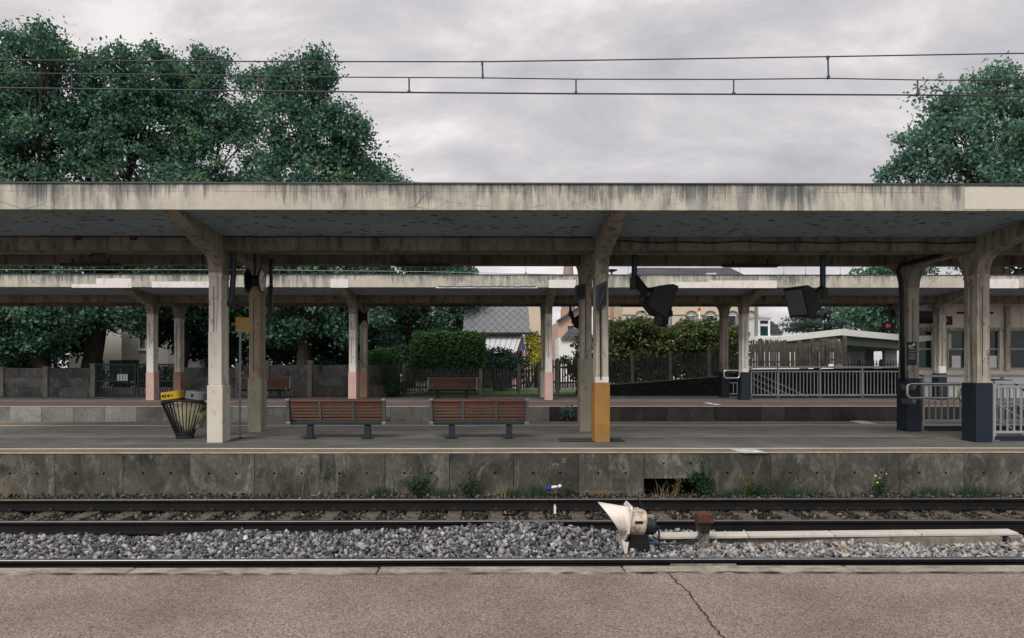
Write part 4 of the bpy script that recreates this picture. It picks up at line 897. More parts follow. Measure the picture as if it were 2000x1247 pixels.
def loop(px0, px1, py0, py1, D, label, r=.03, n=5, mat=None, brk=()):
    x0, x1, z0, z1 = X(px0,D), X(px1,D), Z(py1,D), Z(py0,D); k = min(.10, (x1-x0)/3); P = []
    for cx_, cz, a0 in ((x0+k,z0+k,180),(x1-k,z0+k,270),(x1-k,z1-k,0),(x0+k,z1-k,90)):
        for i in range(n+1):
            a = R(a0+90*i/n); P.append(Vector((cx_+k*math.cos(a), D, cz+k*math.sin(a))))
    P += [P[0], P[1]]
    t = thing('loop_handrail', ((x0+x1)/2,D,z0), label, 'handrail', 'stainless loop handrails'); MB().tube(P, r, 8, cap=False).build('tube', mat or M['stainless'], t, smooth=True)
    for bx, bz in brk: MB().prism([(bx-.06,bz),(bx+.06,bz),(bx,bz-.12)], D+.02, D+.5, 'y').build('bracket', M['galv'], t)
D = 16.6
loop(1772,1880,750,778,D,'shiny steel loop handrail in front of the rear navy column', brk=[(X(1787,D),Z(753,D)),(X(1787,D),Z(781,D))])
loop(1873,1925,754,784,15.6,'shiny steel loop handrail ending just left of the front navy column')
loop(1414,1444,724,739,28.2,'small distant steel loop handrail across the far navy columns', .035)
# ------------------------------------------------------------------ ground signal, lamp post, cable trough
D = 8.67; zb = -.66
c = W(1222,1017,D); ax = Vector((-math.cos(R(8)), 0, math.sin(R(8)))); t = thing('ground_signal', (c.x+.1, D, zb), 'white hooded ground signal with rust stained body standing on the ballast', 'signal')
sc = 8.67/1350
# hood: cone sleeve cut on the slant, hollow
upv = Vector((0,0,1)); a_ = Vector((0,1,0)); b_ = (ax.cross(a_)).normalized()
if b_.z < 0: b_ = -b_
m = MB(); n = 28
for k in range(n+1):
    q = math.pi*2*k/n; ca, sa = math.cos(q), math.sin(q)          # ca=1 is the top
    L = .045+.33*((1+ca)/2)**1.15; r0 = .175
    p0 = c+b_*(r0*ca)+a_*(r0*sa); p1 = c+ax*L+b_*((r0-.0*L)*ca*.97+.012*(1+ca)/2)+a_*(r0*sa*(1-.15*L))
    th = (b_*ca+a_*sa)*.008
    m.v += [tuple(p0), tuple(p1), tuple(p1-th), tuple(p0-th)]
for k in range(n):
    o = k*4
    for i in range(4): m.f.append((o+i, o+(i+1)%4, o+4+(i+1)%4, o+4+i))
m.build('hood', M['whitemetal'], t, smooth=40)
# ring plate: rounded square with a point at the bottom
pl = [(-.17,.215),(.17,.215),(.205,.18),(.205,-.12),(.06,-.255),(-.06,-.255),(-.205,-.12),(-.205,.18)]
m = MB(); vs = []
for s in (0,-.022): vs += [tuple(c+ax*s+a_*u+b_*v) for u, v in pl]
n8 = len(pl); m.add(vs, [tuple(range(n8)), tuple(range(n8,2*n8))[::-1]]+[(i,(i+1)%n8,n8+(i+1)%n8,n8+i) for i in range(n8)])
m.build('mounting_plate', M['whitemetal'], t)
MB().lathe([(-.022,.16),(-.03,.172),(-.20,.168),(-.225,.16),(-.24,.14)], c, ax, 30).build('body', M['rustmetal'], t, smooth=35)
MB().lathe([(-.235,.125),(-.30,.125),(-.305,.115),(-.345,.115),(-.36,.10)], c-Vector((0,0,.02)), ax, 20).build('rear_cap', M['steel_dark'], t, smooth=35)
MB().obox(c-ax*.30+Vector((0,-.02,.09)), (.10,.09,.05)).build('cap_plate', M['postconc'], t, bevel=.006)
lm = MB(); p = c-b_*.20
MB().prism([(p.x-.055,p.z),(p.x+.01,p.z-.04),(p.x+.035,p.z-.03),(p.x+.012,zb-.06),(p.x-.012,zb-.06)], D-.16, D-.15, 'y').build('leg', M['whitemetal'], t)
MB().prism([(p.x-.055,p.z),(p.x+.01,p.z-.04),(p.x+.035,p.z-.03),(p.x+.012,zb-.06),(p.x-.012,zb-.06)], D+.15, D+.16, 'y').build('leg', M['whitemetal'], t)
MB().box(c.x+.02,c.x+.27,D-.10,D+.10,zb-.04,c.z-.15).build('stand', M['steel_black'], t, bevel=.01)
MB().tube([c-ax*.20+b_*.16, c-ax*.14+b_*.27, W(1241,967,D)], [.008,.007,.004], 6).build('rod', M['steel_dark'], t)
for u, v in ((-.17,.17),(.17,.17),(-.17,-.08),(.17,-.08)):
    MB().lathe([(0,.014),(.012,.014),(.016,.008)], c+a_*u+b_*v, ax, 8).build('bolt', M['rustmetal'], t)
MB().obox(c-ax*.13+a_*-.165+b_*.03, (.10,.02,.035)).build('latch', M['steel_dark'], t, bevel=.004)
MB().obox(c-ax*.11+b_*.172, (.06,.05,.012)).build('lug', M['rustmetal'], t, bevel=.003)
MB().tube([c-ax*.36, c-ax*.42-Vector((0,0,.03)), c-ax*.42-Vector((0,.02,.14)), Vector((c.x+.40,D-.05,zb+.01))], .013, 8).build('cable', M['black'], t, smooth=True)
# lamp post
t = thing('lamp_post', (X(1373,D),D,zb), 'stubby post topped by a rust red lamp box beside the ground signal', 'post')
MB().prism([(X(1366,D),zb-.1),(X(1382,D),zb-.1),(X(1384,D),Z(1030,D)),(X(1364,D),Z(1030,D))], D-.05, D+.05, 'y').build('stem', M['postconc'], t, bevel=.008)
MB().prism([(X(1364,D),Z(1040,D)),(X(1382,D),Z(1040,D)),(X(1389,D),Z(1019,D)),(X(1359,D),Z(1019,D))], D-.07, D+.07, 'y').build('bracket', M['iron'], t, bevel=.006)
MB().prism([(X(1360,D),Z(1021,D)),(X(1390,D),Z(1021,D)),(X(1390.5,D),Z(1006,D)),(X(1387,D),Z(1002,D)),(X(1364,D),Z(1002,D)),(X(1360,D),Z(1006,D))], D-.09, D+.09, 'y').build('lamp_box', M['oxide'], t, bevel=.012)
MB().tube([W(1369,1028,D-.06),W(1368,1044,D-.09),W(1355,1055,D-.1),W(1330,1061,D-.1),W(1296,1064,D-.05)], .008, 6).build('lead', M['black'], t)
MB().tube([W(1381,1030,D-.06),W(1375,1046,D-.1),W(1355,1058,D-.11),W(1325,1063,D-.1),W(1290,1063,D-.03)], .008, 6).build('lead', M['black'], t)
tag(MB().tube([W(1262,1060,D-.05),W(1290,1061,D-.05)], .014, 8).build('conduit', M['bluepipe']), 'short blue conduit end beside the foot of the ground signal', 'conduit')
# trough lids
segs = ((1285,1462,1053,1048),(1464,1630,1048,1044),(1632,1800,1044,1041),(1802,1990,1041,1040))
for k, (pa, pb, ya, yb) in enumerate(segs):
    Da, Db = 8.85+.05*k, 8.90+.05*k
    a0 = Vector((X(pa,Da),Da,-.605-.002*k)); b0 = Vector((X(pb,Db),Db,-.607-.002*k)); w = Vector((.03,.23,0)); h = Vector((0,0,.036))
    o = MB().add([a0,b0,b0+w,a0+w,a0+h,b0+h,b0+w+h,a0+w+h], [(0,3,2,1),(4,5,6,7),(0,1,5,4),(1,2,6,5),(2,3,7,6),(3,0,4,7)]).build('trough_lid', M['trough'], bevel=.006)
    tag(o, ('pale concrete trough lid reaching behind the red lamp post','pale concrete trough lid, second from the ground signal','pale concrete trough lid, third from the ground signal','pale concrete trough lid at the open right end of its row')[k], 'trough lid', 'concrete cable trough lids')
xa, xb = X(1300,9.1), X(1945,9.1)
m = MB().box(xa,xb,8.97,9.16,-.80,-.618).box(xb+.12,xb+.30,8.99,9.12,-.80,-.620)
tag(MB().box(xa,xb,8.98,9.16,-.80,-.62).build('cable_trough', M['postconc']), 'low grey concrete channel carrying the pale trough lids', 'cable trough')
tag(MB().box(xb+.13,xb+.27,9.0,9.16,-.80,-.62).build('support_block', M['postconc'], bevel=.01), 'small concrete block under the open end of the trough lids', 'block')
cable([W(1955,1050,9.1),W(1970,1058,9.0),W(1985,1066,8.9),W(2010,1080,8.6),W(2050,1092,8.4)], .018, M['black'], 'black cable leaving the right end of the trough over the ballast')
# ------------------------------------------------------------------ leaves
def leafmesh(name, P, size, mat, parent=None, up=.35, nrm=None, aspect=.62):
    n = len(P); N = rng.normal(size=(n,3)); N[:,2] += up
    if nrm is not None: N = N*.55+nrm
    N /= np.linalg.norm(N,axis=1)[:,None]; T = np.cross(N, rng.normal(size=(n,3))); T /= np.linalg.norm(T,axis=1)[:,None]+1e-9; B = np.cross(N,T)
    s = np.asarray(size).reshape(-1,1)*np.ones((n,1)); a = aspect
    V = np.stack([P-T*s*.5, P+B*s*a*.5+N*s*.10-T*s*.05, P+T*s*.5-N*s*.08, P-B*s*a*.5+N*s*.10-T*s*.05],1).reshape(-1,3)
    return npmesh(name, V, np.arange(4*n).reshape(-1,4), mat, parent)
def ball(n):
    d = rng.normal(size=(n,3)); return d/np.linalg.norm(d,axis=1)[:,None]
def blobpts(blobs, per_m2=5.0, nleaf=70, cr=.62, core=.5, flat=.75):
    out = []; cen = []
    for c, r in blobs:
        r = np.array(r); ar = 4*math.pi*((r[0]*r[1]+r[1]*r[2]+r[0]*r[2])/3); n = max(6, int(ar*per_m2/10))
        d = ball(n); rad = core+(1.03-core)*rng.random(n)**.55; C = np.array(c)+d*rad[:,None]*r; cen.append(C)
        k = (nleaf*rng.uniform(.5,1.4,n)).astype(int)
        idx = np.repeat(np.arange(n), k); q = rng.normal(size=(len(idx),3))*cr*rng.uniform(.6,1.25,n)[idx][:,None]; q[:,2] *= flat
        out.append(C[idx]+q*.62)
    return np.concatenate(out), cen
def tree(base, blobs, label, mat='leaf_plane', size=(.15,.30), per=8.5, nleaf=125, trunk=.32, cr=.62, group='trees behind the station', core=.5, fork=.35, lean=(0,0), name='broadleaf_tree', limbs=3):
    base = Vector(base); t = thing(name, base, label, 'tree', group)
    P, cen = blobpts(blobs, per, nleaf, cr, core); P = P[P[:,2] > base.z+1.2]
    crown = leafmesh('crown', P, rng.uniform(*size,len(P)), M[mat], t)
    top = Vector(np.mean([b[0] for b in blobs],0)); fk = base+(top-base)*fork+Vector((lean[0],0,0))
    m = MB(); m.tube([base, base+(fk-base)*.25+Vector((lean[0]*.2,0,0)), base+(fk-base)*.6+Vector((lean[0]*.3,.1,0)), fk], [trunk*1.45,trunk*1.05,trunk*.95,trunk*.85], 12)
    m.build('trunk', M['bark'], t, smooth=True)
    m = MB()
    for (c, r), C in zip(blobs, cen):
        c = Vector(c); mid = fk.lerp(c,.5)+Vector((random.uniform(-.4,.4),random.uniform(-.4,.4),random.uniform(-.2,.5)))
        m.tube([fk-Vector((0,0,.3)), fk.lerp(mid,.5)+Vector((0,0,.15)), mid, c], [trunk*.62,trunk*.45,trunk*.33,trunk*.18], 7)
        for k in range(min(len(C), 9)):
            e = Vector(C[k]); s = mid.lerp(c, random.random()); m.tube([s, s.lerp(e,.5)+Vector((0,0,.2)), e], [trunk*.16,trunk*.09,.015], 5)
    m.build('branch_work', M['bark'], t, smooth=True)
    return t
def PB(D, lst, dd=1.0):
    s = D/F; return [(tuple(W(px,py,D+random.uniform(-dd,dd))), (rx*s, max(1.4, .8*rx*s), rz*s)) for px,py,rx,rz in lst]
gz = .22
tree((X(112,40),40,gz), PB(40, [(62,135,70,78),(85,90,40,40),(-40,235,120,120),(25,180,70,60),(100,300,100,120),(0,370,120,130),(-50,520,110,120),(70,500,100,90),(20,620,95,65),(-60,640,80,60),(100,610,70,70),(-20,690,110,35)]), 'tallest plane tree, standing at the far left edge behind the concrete wall', trunk=.38, lean=(-.9,0))
tree((X(170,42),42,gz), PB(42, [(195,160,50,60),(235,185,75,85),(305,170,75,75),(255,320,110,110),(165,250,60,80),(330,440,105,110),(210,470,90,80),(245,590,85,62)]), 'plane tree with a thick dark trunk beside the green gate', trunk=.52)
tree((X(345,45),45,gz), PB(45, [(375,160,60,68),(440,200,80,90),(410,330,110,110),(340,260,70,80),(460,450,110,110),(400,570,90,75),(470,600,70,65)]), 'broad plane tree in the middle of the left group of trees', trunk=.42)
tree((X(590,41),41,gz), PB(41, [(530,170,38,48),(575,165,42,48),(625,150,34,42),(590,240,80,70),(660,275,64,72),(690,330,50,60),(600,360,100,90),(560,470,95,95),(640,480,90,90),(590,590,95,70),(690,610,60,60),(540,640,70,40)]), 'plane tree at the right end of the left group, overtopping the shelter', trunk=.4)
tree((X(800,47),47,gz), PB(47, [(765,362,36,34),(728,350,26,24),(800,440,90,75),(860,520,72,60),(780,560,90,70),(860,610,68,58),(760,640,60,45),(900,560,40,60)]), 'lower tree between the left group and the patterned slate roof', trunk=.32)
tree((X(1965,38),38,gz), PB(38, [(1985,170,75,62),(1930,195,70,55),(1840,210,58,48),(1900,270,110,75),(1800,300,66,46),(1770,335,52,28),(1970,330,90,80),(2060,260,90,110),(1880,370,110,60),(1980,470,90,80),(1850,470,80,60),(2040,480,80,100)]), 'leafy tree rising above the right end of the shelter', 'leaf_back', trunk=.36, per=6.4, nleaf=105, core=.35, size=(.15,.31))
tree((X(1740,50),50,gz), PB(50, [(1712,545,42,40),(1690,600,42,40),(1745,600,60,60),(1790,560,60,50),(1720,640,50,36),(1670,610,20,25)]), 'green tree behind the white roofed bus shelter', 'leaf_plane', trunk=.28, size=(.2,.4), per=4.5)
# thinly planted dark trees that close the view under the left crowns
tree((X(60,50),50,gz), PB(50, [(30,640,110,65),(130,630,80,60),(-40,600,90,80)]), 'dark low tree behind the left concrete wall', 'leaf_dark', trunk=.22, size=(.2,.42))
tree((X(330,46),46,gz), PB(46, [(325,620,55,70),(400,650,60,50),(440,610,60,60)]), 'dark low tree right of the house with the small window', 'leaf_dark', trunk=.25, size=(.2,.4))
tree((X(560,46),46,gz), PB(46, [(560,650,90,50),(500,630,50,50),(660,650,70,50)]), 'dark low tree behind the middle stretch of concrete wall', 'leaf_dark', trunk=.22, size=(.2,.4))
# far wood that closes the view under the crowns
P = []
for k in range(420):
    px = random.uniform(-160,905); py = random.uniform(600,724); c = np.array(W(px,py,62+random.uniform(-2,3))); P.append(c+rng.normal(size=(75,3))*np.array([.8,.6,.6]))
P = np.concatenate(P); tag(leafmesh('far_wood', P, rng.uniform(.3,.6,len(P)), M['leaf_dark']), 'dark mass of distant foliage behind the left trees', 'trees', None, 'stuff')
# cedar with flat needle shelves
t = thing('cedar_tree', (X(1595,66),66,gz), 'blue green cedar with flat shelves of needles above the white roofed shelter', 'tree')
P = []; m = MB().tube([(X(1595,66),66,gz),(X(1594,66),66,Z(640,66)),(X(1596,66),66,Z(590,66))], [.3,.2,.05], 8)
for px,py,rx in ((1598,588,16),(1580,603,22),(1616,604,24),(1568,616,24),(1622,618,28),(1592,612,20),(1562,628,26),(1612,630,30),(1585,634,26),(1634,634,18),(1555,640,18),(1600,645,40)):
    c = W(px,py,66+random.uniform(-1,1)); r = rx*66/F
    for k in range(9):
        q = c+Vector((random.uniform(-1,1)*r, random.uniform(-1,1)*r, random.uniform(-.25,.25))); n = 70
        P.append(np.array(q)+rng.normal(size=(n,3))*np.array([.42,.42,.10])-np.array([0,0,1])*rng.random((n,1))*.25)
    m.tube([(X(1595,66),66,c.z-.6), tuple(c)], [.07,.03], 5)
m.build('trunk', M['bark'], t, smooth=True); P = np.concatenate(P); leafmesh('crown', P, rng.uniform(.18,.4,len(P)), M['leaf_cedar'], t, aspect=.35)
# ------------------------------------------------------------------ bushes and hedges
def bush(name, blobs, label, mat, size=(.10,.2), per=16, nleaf=60, cr=.3, core=.62, cat='bush', zmin=gz):
    P, cen = blobpts(blobs, per, nleaf, cr, core); P = P[P[:,2] > zmin]; b = Vector(np.mean([q[0] for q in blobs],0)); b.z = zmin
    t = thing(name, b, label, cat); leafmesh('foliage', P, rng.uniform(*size,len(P)), M[mat], t)
    m = MB()
    for k in range(7):
        c = Vector(random.choice(blobs)[0]); e = c+Vector((random.uniform(-.6,.6),random.uniform(-.3,.3),random.uniform(-.2,.5))); m.tube([(b.x+random.uniform(-.4,.4),b.y,zmin), b.lerp(e,.5), e], [.05,.04,.015], 5)
    m.build('stem', M['bark'], t); return t
bush('flowering_bush', PB(38, [(1215,690,45,48),(1255,672,52,40),(1310,685,60,50),(1330,665,45,36),(1230,735,45,30),(1320,728,60,30),(1400,720,55,32),(1380,680,55,50),(1420,690,40,48),(1350,648,40,20),(1400,650,45,22),(1245,640,45,16),(1205,655,30,25)], .4), 'large olive green bush with yellowish tips behind the picket fence', 'leaf_olive', (.12,.24), per=26)
bush('dark_bush', PB(37, [(215,745,38,26),(275,742,40,24),(325,745,30,24)], .3), 'dark bushes behind the bars of the green gate', 'leaf_dark', (.12,.24))
bush('dark_bush', PB(40, [(975,710,40,30),(1005,722,30,22),(950,700,30,22)], .3), 'dark rounded bush in front of the pink gabled house', 'leaf_dark')
bush('yellow_shrub', PB(46, [(1040,685,14,25),(1036,662,9,14),(1046,705,10,14)], .3), 'bright yellow shrub beyond the picket fence', 'leaf_yellow', (.10,.2))
bush('green_shrub', PB(47, [(1050,662,18,12),(1058,690,8,30)], .3), 'green shrub behind the bright yellow shrub', 'leaf_hedge', (.1,.2))
bush('climbing_plant', PB(35.5, [(1140,700,26,42),(1115,715,18,22),(1165,690,25,40),(1135,660,14,18)], .2), 'olive climbing plant on the fence between the pale pink and orange based columns', 'leaf_olive', (.1,.2))
bush('ivy', PB(31.8, [(768,745,9,22),(775,760,11,12),(760,722,6,8)], .1), 'dark ivy clump on the end of the concrete wall', 'leaf_weed', (.06,.12), per=30, zmin=FZ)
bush('young_plant', PB(34, [(752,702,12,8),(730,708,8,6)], .1), 'light green sprigs above the concrete wall by the clipped hedge', 'leaf_hedge', (.1,.2), per=30)
def hedge(px0,px1,py0,py1,D,dep,label,pyl=None,density=620,mat='leaf_hedge'):
    x0,x1 = X(px0,D),X(px1,D); z1 = Z(py0,D); z0 = max(gz, Z(py1,D)); zl = Z(pyl,D) if pyl else z1
    t = thing('clipped_hedge', ((x0+x1)/2,D,z0), label, 'hedge'); 
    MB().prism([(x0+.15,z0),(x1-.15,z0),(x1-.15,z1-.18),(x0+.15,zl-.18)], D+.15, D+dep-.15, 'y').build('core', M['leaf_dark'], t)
    P = []; Nn = []
    def face(n, f, nr):
        u = rng.random((n,2)); p = np.array([f(a,b) for a,b in u]); P.append(p+rng.normal(size=p.shape)*.075); Nn.append(np.tile(nr,(n,1)))
    zt = lambda a: zl+(z1-zl)*a-.10*abs(2*a-1)**6+.05*math.sin(a*19)
    face(int((x1-x0)*(z1-z0)*density), lambda a,b: (x0+(x1-x0)*a, D+.05*math.sin(b*7+a*11), z0+(zt(a)-z0)*b), (0,-1,.2))
    face(int((x1-x0)*dep*density), lambda a,b: (x0+(x1-x0)*a, D+dep*b, zt(a)), (0,0,1)); face(int(dep*(z1-z0)*density), lambda a,b: (x1-.06, D+dep*a, z0+(z1-z0)*b), (1,0,.2))
    P = np.concatenate(P); Nn = np.concatenate(Nn); leafmesh('foliage', P, rng.uniform(.08,.17,len(P)), M[mat], t, nrm=Nn); return t
hedge(805,944,652,745,35.5,2.2,'tall clipped hedge with a bright green top behind the picket fence')
hedge(690,812,676,722,37,1.2,'low sloping hedge running up to the tall clipped hedge', 694, mat='leaf_weed')
# ------------------------------------------------------------------ walls, gate, fences along the far platform
def slabwall(D, px0, px1, pyt, label, posts, rows=3):
    x0,x1 = X(px0,D),X(px1,D); zt = Z(pyt,D); t = thing('concrete_wall', ((x0+x1)/2,D,FZ), label, 'wall', 'slab walls along the far platform'); h = (zt-FZ)/rows
    edges = [x0]+[X(p,D) for p in posts if px0 < p < px1]+[x1]
    for a, b in zip(edges, edges[1:]):
        for r in range(rows): panel(b-a-.02, h-.012, M['fencewall'], t, a+.01, D+random.uniform(0,.02), FZ+h*(r+1)-.006, 'wall_slab', False, .07, .008)
    MB().box(x0+.02,x1-.02,D+.095,D+.13,FZ,zt-.02).build('backing_slab', M['fencewall'], t)
    for p in posts:
        xx = X(p,D); zz = zt+(.16 if p > 100 else .02)
        MB().box(xx-.11,xx+.11,D-.08,D+.16,FZ,zz).box(xx-.13,xx+.13,D-.10,D+.18,zz,zz+.05).build('post', M['fencepost'], t, bevel=.015)
    return t
slabwall(32.0,-60,184,719,'lichened concrete slab wall left of the green gate',(-55,4,90,182))
slabwall(32.0,345,470,718,'plain dark slab wall behind the litter bin',(346,466))
slabwall(32.0,474,782,713,'long lichened slab wall behind the left far bench',(522,605,700),3)
D = 32.05; t = thing('metal_gate', (X(262,D),D,FZ), 'dark green barred double gate with four white sheets', 'gate')
for px0, px1 in ((188,266),(269,343)):
    x0,x1,z0,z1 = X(px0,D),X(px1,D),FZ+.06,Z(711,D)
    fr = MB()
    for a in (x0,x1-.07): fr.box(a,a+.07,D-.035,D+.035,z0,z1)
    for z in (z0,(z0+z1)/2-.1,z1-.07): fr.box(x0+.07,x1-.07,D-.03,D+.03,z,z+.07)
    lf = fr.build('gate_leaf', M['gate'], t); n = 15; m = MB()
    for i in range(1,n): q = x0+.035+(x1-x0-.07)*i/n; m.box(q-.013,q+.013,D-.012,D+.012,z0+.07,z1-.07)
    m.build('bar_grid', M['gate'], lf)
m = t
for k in range(4):
    a = X(229+5.4*k,D-.05); MB().box(a,a+.10,D-.06,D-.045,Z(744,D),Z(731,D)).build('paper_sheet', M['paper'], t)
MB().box(X(258,D),X(263,D),D-.09,D-.05,Z(748,D),Z(746,D)).build('handle', M['galv'], t)
tag(MB().box(X(186,33),X(342,33),33,33.15,FZ,Z(757,33)).build('low_kerb', M['lip']), 'pale low kerb seen through the bars of the green gate', 'kerb')
def pickets(D, sections, label, mat, postpx, step=.125, w=.075, cat='fence', grp=None):
    t = thing('picket_fence', W((sections[0][0]+sections[-1][1])/2, 775, D), label, cat, grp)
    for (pa,pb,yt0,yt1,yb0,yb1) in sections:
        x0,x1 = X(pa,D),X(pb,D); n = int((x1-x0)/step); m = MB(); zt = lambda u: Z(yt0+(yt1-yt0)*u,D); zl = lambda u: Z(yb0+(yb1-yb0)*u,D)
        for i in range(n):
            u = (i+.5)/n; q = x0+(x1-x0)*u+random.uniform(-.012,.012); lean = random.uniform(-.02,.02); a, b = zl(u)+random.uniform(-.04,.04), zt(u)+random.uniform(-.05,.05); ww = w*random.uniform(.85,1.1)/2
            m.prism([(q-ww,a),(q+ww,a),(q+ww+lean,b-.05),(q+lean,b),(q-ww+lean,b-.05)], D+random.uniform(-.01,.005), D+.035, 'y')
        for v in (.2,.72): m.prism([(x0,zl(0)+(zt(0)-zl(0))*v-.04),(x1,zl(1)+(zt(1)-zl(1))*v-.04),(x1,zl(1)+(zt(1)-zl(1))*v+.04),(x0,zl(0)+(zt(0)-zl(0))*v+.04)], D+.036, D+.08, 'y')
        m.build('slat_panel', mat, t)
    for (p, yt, yb) in postpx:
        q = X(p,D); MB().prism([(q-.08,Z(yb,D)),(q+.08,Z(yb,D)),(q+.08,Z(yt,D)-.05),(q+.03,Z(yt,D)),(q-.03,Z(yt,D)),(q-.08,Z(yt,D)-.05)], D-.09, D+.09, 'y').build('post', M['fencepost'] if mat is M['picket'] else mat, t, bevel=.01)
    return t
pickets(33, [(792,938,720,720,766,766),(940,1012,720,720,764,762),(1015,1052,712,710,758,756),(1060,1088,702,701,760,758),(1091,1190,702,699,760,756)], 'weathered picket fence below the tall clipped hedge', M['picket'], ((789,710,774),(939,720,772),(1013.5,710,768),(1054,706,768),(1089,700,768)))
pickets(34.2, [(1188,1233,703,700,757,751),(1236,1308,696,693,748,742),(1311,1383,690,687,741,737),(1386,1455,684,682,735,731)], 'dark picket fence climbing along the black stone wall under the olive bush', M['picket'], ((1234.5,693,752),(1309,687,745),(1384.5,680,741)))
t = pickets(36.5, [(1466,1531,664,664,718,718),(1535,1605,671,671,716,716),(1610,1650,667,667,712,712)], 'tall brown picket fence in front of the white roofed bus shelter', M['picketbrown'], ((1485,661,718),(1533,664,718),(1561,664,718),(1587,662,718),(1606.5,662,718),(1614,661,716),(1650,656,716)), .118, .098)
D = 34.0; m = MB().prism([(X(1186,D),gz),(X(1800,D),gz),(X(1800,D),Z(719,D)),(X(1470,D),Z(722,D)),(X(1410,D),Z(736,D)),(X(1186,D),Z(753,D))], D, D+.4, 'y')
t = tag(m.build('stone_wall', M['brickdark']), 'black stone retaining wall rising to the right behind the far platform', 'wall')
MB().prism([(X(1186,D),Z(753.2,D)),(X(1410,D),Z(736.2,D)),(X(1410,D),Z(734.6,D)),(X(1186,D),Z(751.6,D))], D-.03, D+.42, 'y').build('coping', M['fencepost'], t)
D = 38; m = MB(); x = X(1652,D)
t = thing('iron_fence', (X(1720,D),D,Z(718,D)), 'black spiked iron fence in front of the bus shelter', 'fence')
while x < X(1800,D): m.prism([(x-.02,Z(719,D)),(x+.02,Z(719,D)),(x+.02,Z(706,D)),(x,Z(703.5,D)),(x-.02,Z(706,D))], D-.02, D+.02, 'y'); x += .155
m.build('bar_panel', M['iron'], t); MB().box(X(1652,D),X(1800,D),D-.02,D+.02,Z(712.5,D),Z(711,D)).build('rail_bar', M['iron'], t)
for p in (1678,1722): MB().box(X(p,D)-.07,X(p,D)+.07,D-.06,D+.06,Z(719,D),Z(702,D)).build('post', M['iron'], t)
# ------------------------------------------------------------------ overhead lines
def wire(pts, D, r, mat, parent, name, n=90):
    pts = [W(*p, D) for p in pts]; P = []
    for k in range(n+1):
        u = k/n*(len(pts)-1); i = min(int(u), len(pts)-2); P.append(pts[i].lerp(pts[i+1], u-i))
    return MB().tube(P, r, 6).build(name, mat, parent, smooth=True)
D = 10.5; t = thing('overhead_line', W(1000,183,D), 'overhead contact line of three wires with hangers above the near track', 'overhead line')
top = [(-300,113),(0,117.5),(470,120.5),(940,121),(1300,116),(1620,111),(2000,104.5),(2300,98)]; mid = [(-300,136),(0,143),(330,146),(660,151),(940,152.5),(1125,155),(1433,155.5),(1620,153.5),(1792,156.5),(2000,158),(2300,162)]; con = [(-300,168),(0,172),(400,177),(800,181),(1125,183.5),(1433,184.5),(1792,186),(2000,188),(2300,190)]
wire(top,D,.0095,M['wire'],t,'messenger_wire'); wire(mid,D,.0085,M['wire'],t,'auxiliary_wire'); wire(con,D,.012,M['wire'],t,'contact_wire')
def yat(L, x):
    for (a,b),(c,d) in zip(L,L[1:]):
        if a <= x <= c: return b+(d-b)*(x-a)/(c-a)
for px in (942,1617):
    dr = MB().tube([W(px,yat(top,px),D),W(px+1,yat(mid,px),D)], .013, 8).build('dropper', M['wire'], t)
    MB().obox(W(px+1,yat(mid,px)-2,D),(.034,.034,.05)).obox(W(px,yat(top,px)+2,D),(.034,.034,.05)).build('clamp', M['wire'], dr)
for px in (140,506,799,1125,1433,1792):
    dr = MB().tube([W(px,yat(mid,px),D),W(px,yat(con,px),D)], .012, 8).build('dropper', M['wire'], t)
    MB().bar(W(px-3,yat(con,px)-1.5,D),W(px+3,yat(con,px)-1.5,D),.03,.03).build('clamp', M['wire'], dr)
D = 34.6; t = thing('overhead_line', W(1000,538,D), 'thin distant overhead wires with small hangers just above the far shelter roof', 'overhead line')
L1 = [(-200,518),(500,518.5),(830,520),(1200,519),(2100,518)]; L2 = [(-200,527),(500,527.5),(830,531),(1200,539),(2100,538)]
wire(L1,D,.014,M['wirepale'],t,'messenger_wire'); wire(L2,D,.014,M['wirepale'],t,'contact_wire')
for px in (80,186,290,418,460,561,616,720,766,822,1027,1227,1258,1326,1375,1445,1531,1573,1641):
    dr = MB().tube([W(px,yat(L1,px),D),W(px,yat(L2,px),D)], .009, 6).build('dropper', M['wire'], t)
    if px > 900: MB().lathe([(-.05,.02),(0,.045),(.05,.02)], W(px,yat(L2,px)-1.5,D), (0,0,1), 8).build('clamp', M['iron'], dr)
# ------------------------------------------------------------------ buildings
def window(t, px0, px1, py0, py1, D, frame='winframe', glass='darkglass', bars=(), arch=0, sill=True, fw=1.0, vbar=True):
    s = D/F; x0,x1,z0,z1 = X(px0,D),X(px1,D),Z(py1,D),Z(py0,D); w = fw*s
    m = MB().box(x0,x0+w,D-.06,D+.02,z0,z1).box(x1-w,x1,D-.06,D+.02,z0,z1).box(x0+w,x1-w,D-.06,D+.02,z1-w,z1).box(x0+w,x1-w,D-.06,D+.02,z0,z0+w)
    for b in bars: zz = Z(b,D); m.box(x0+w,x1-w,D-.055,D+.02,zz-w/2,zz+w/2)
    f = m.build('window', M[frame], t); MB().box(x0+w*.9,x1-w*.9,D-.015,D-.005,z0+w*.9,z1-w*.9).build('pane', M[glass], f)
    if sill: MB().box(x0-.06,x1+.06,D-.14,D-.0,z0-.09,z0-.005).build('sill', M['trimwhite' if frame == 'trimwhite' else frame], f)
    return f
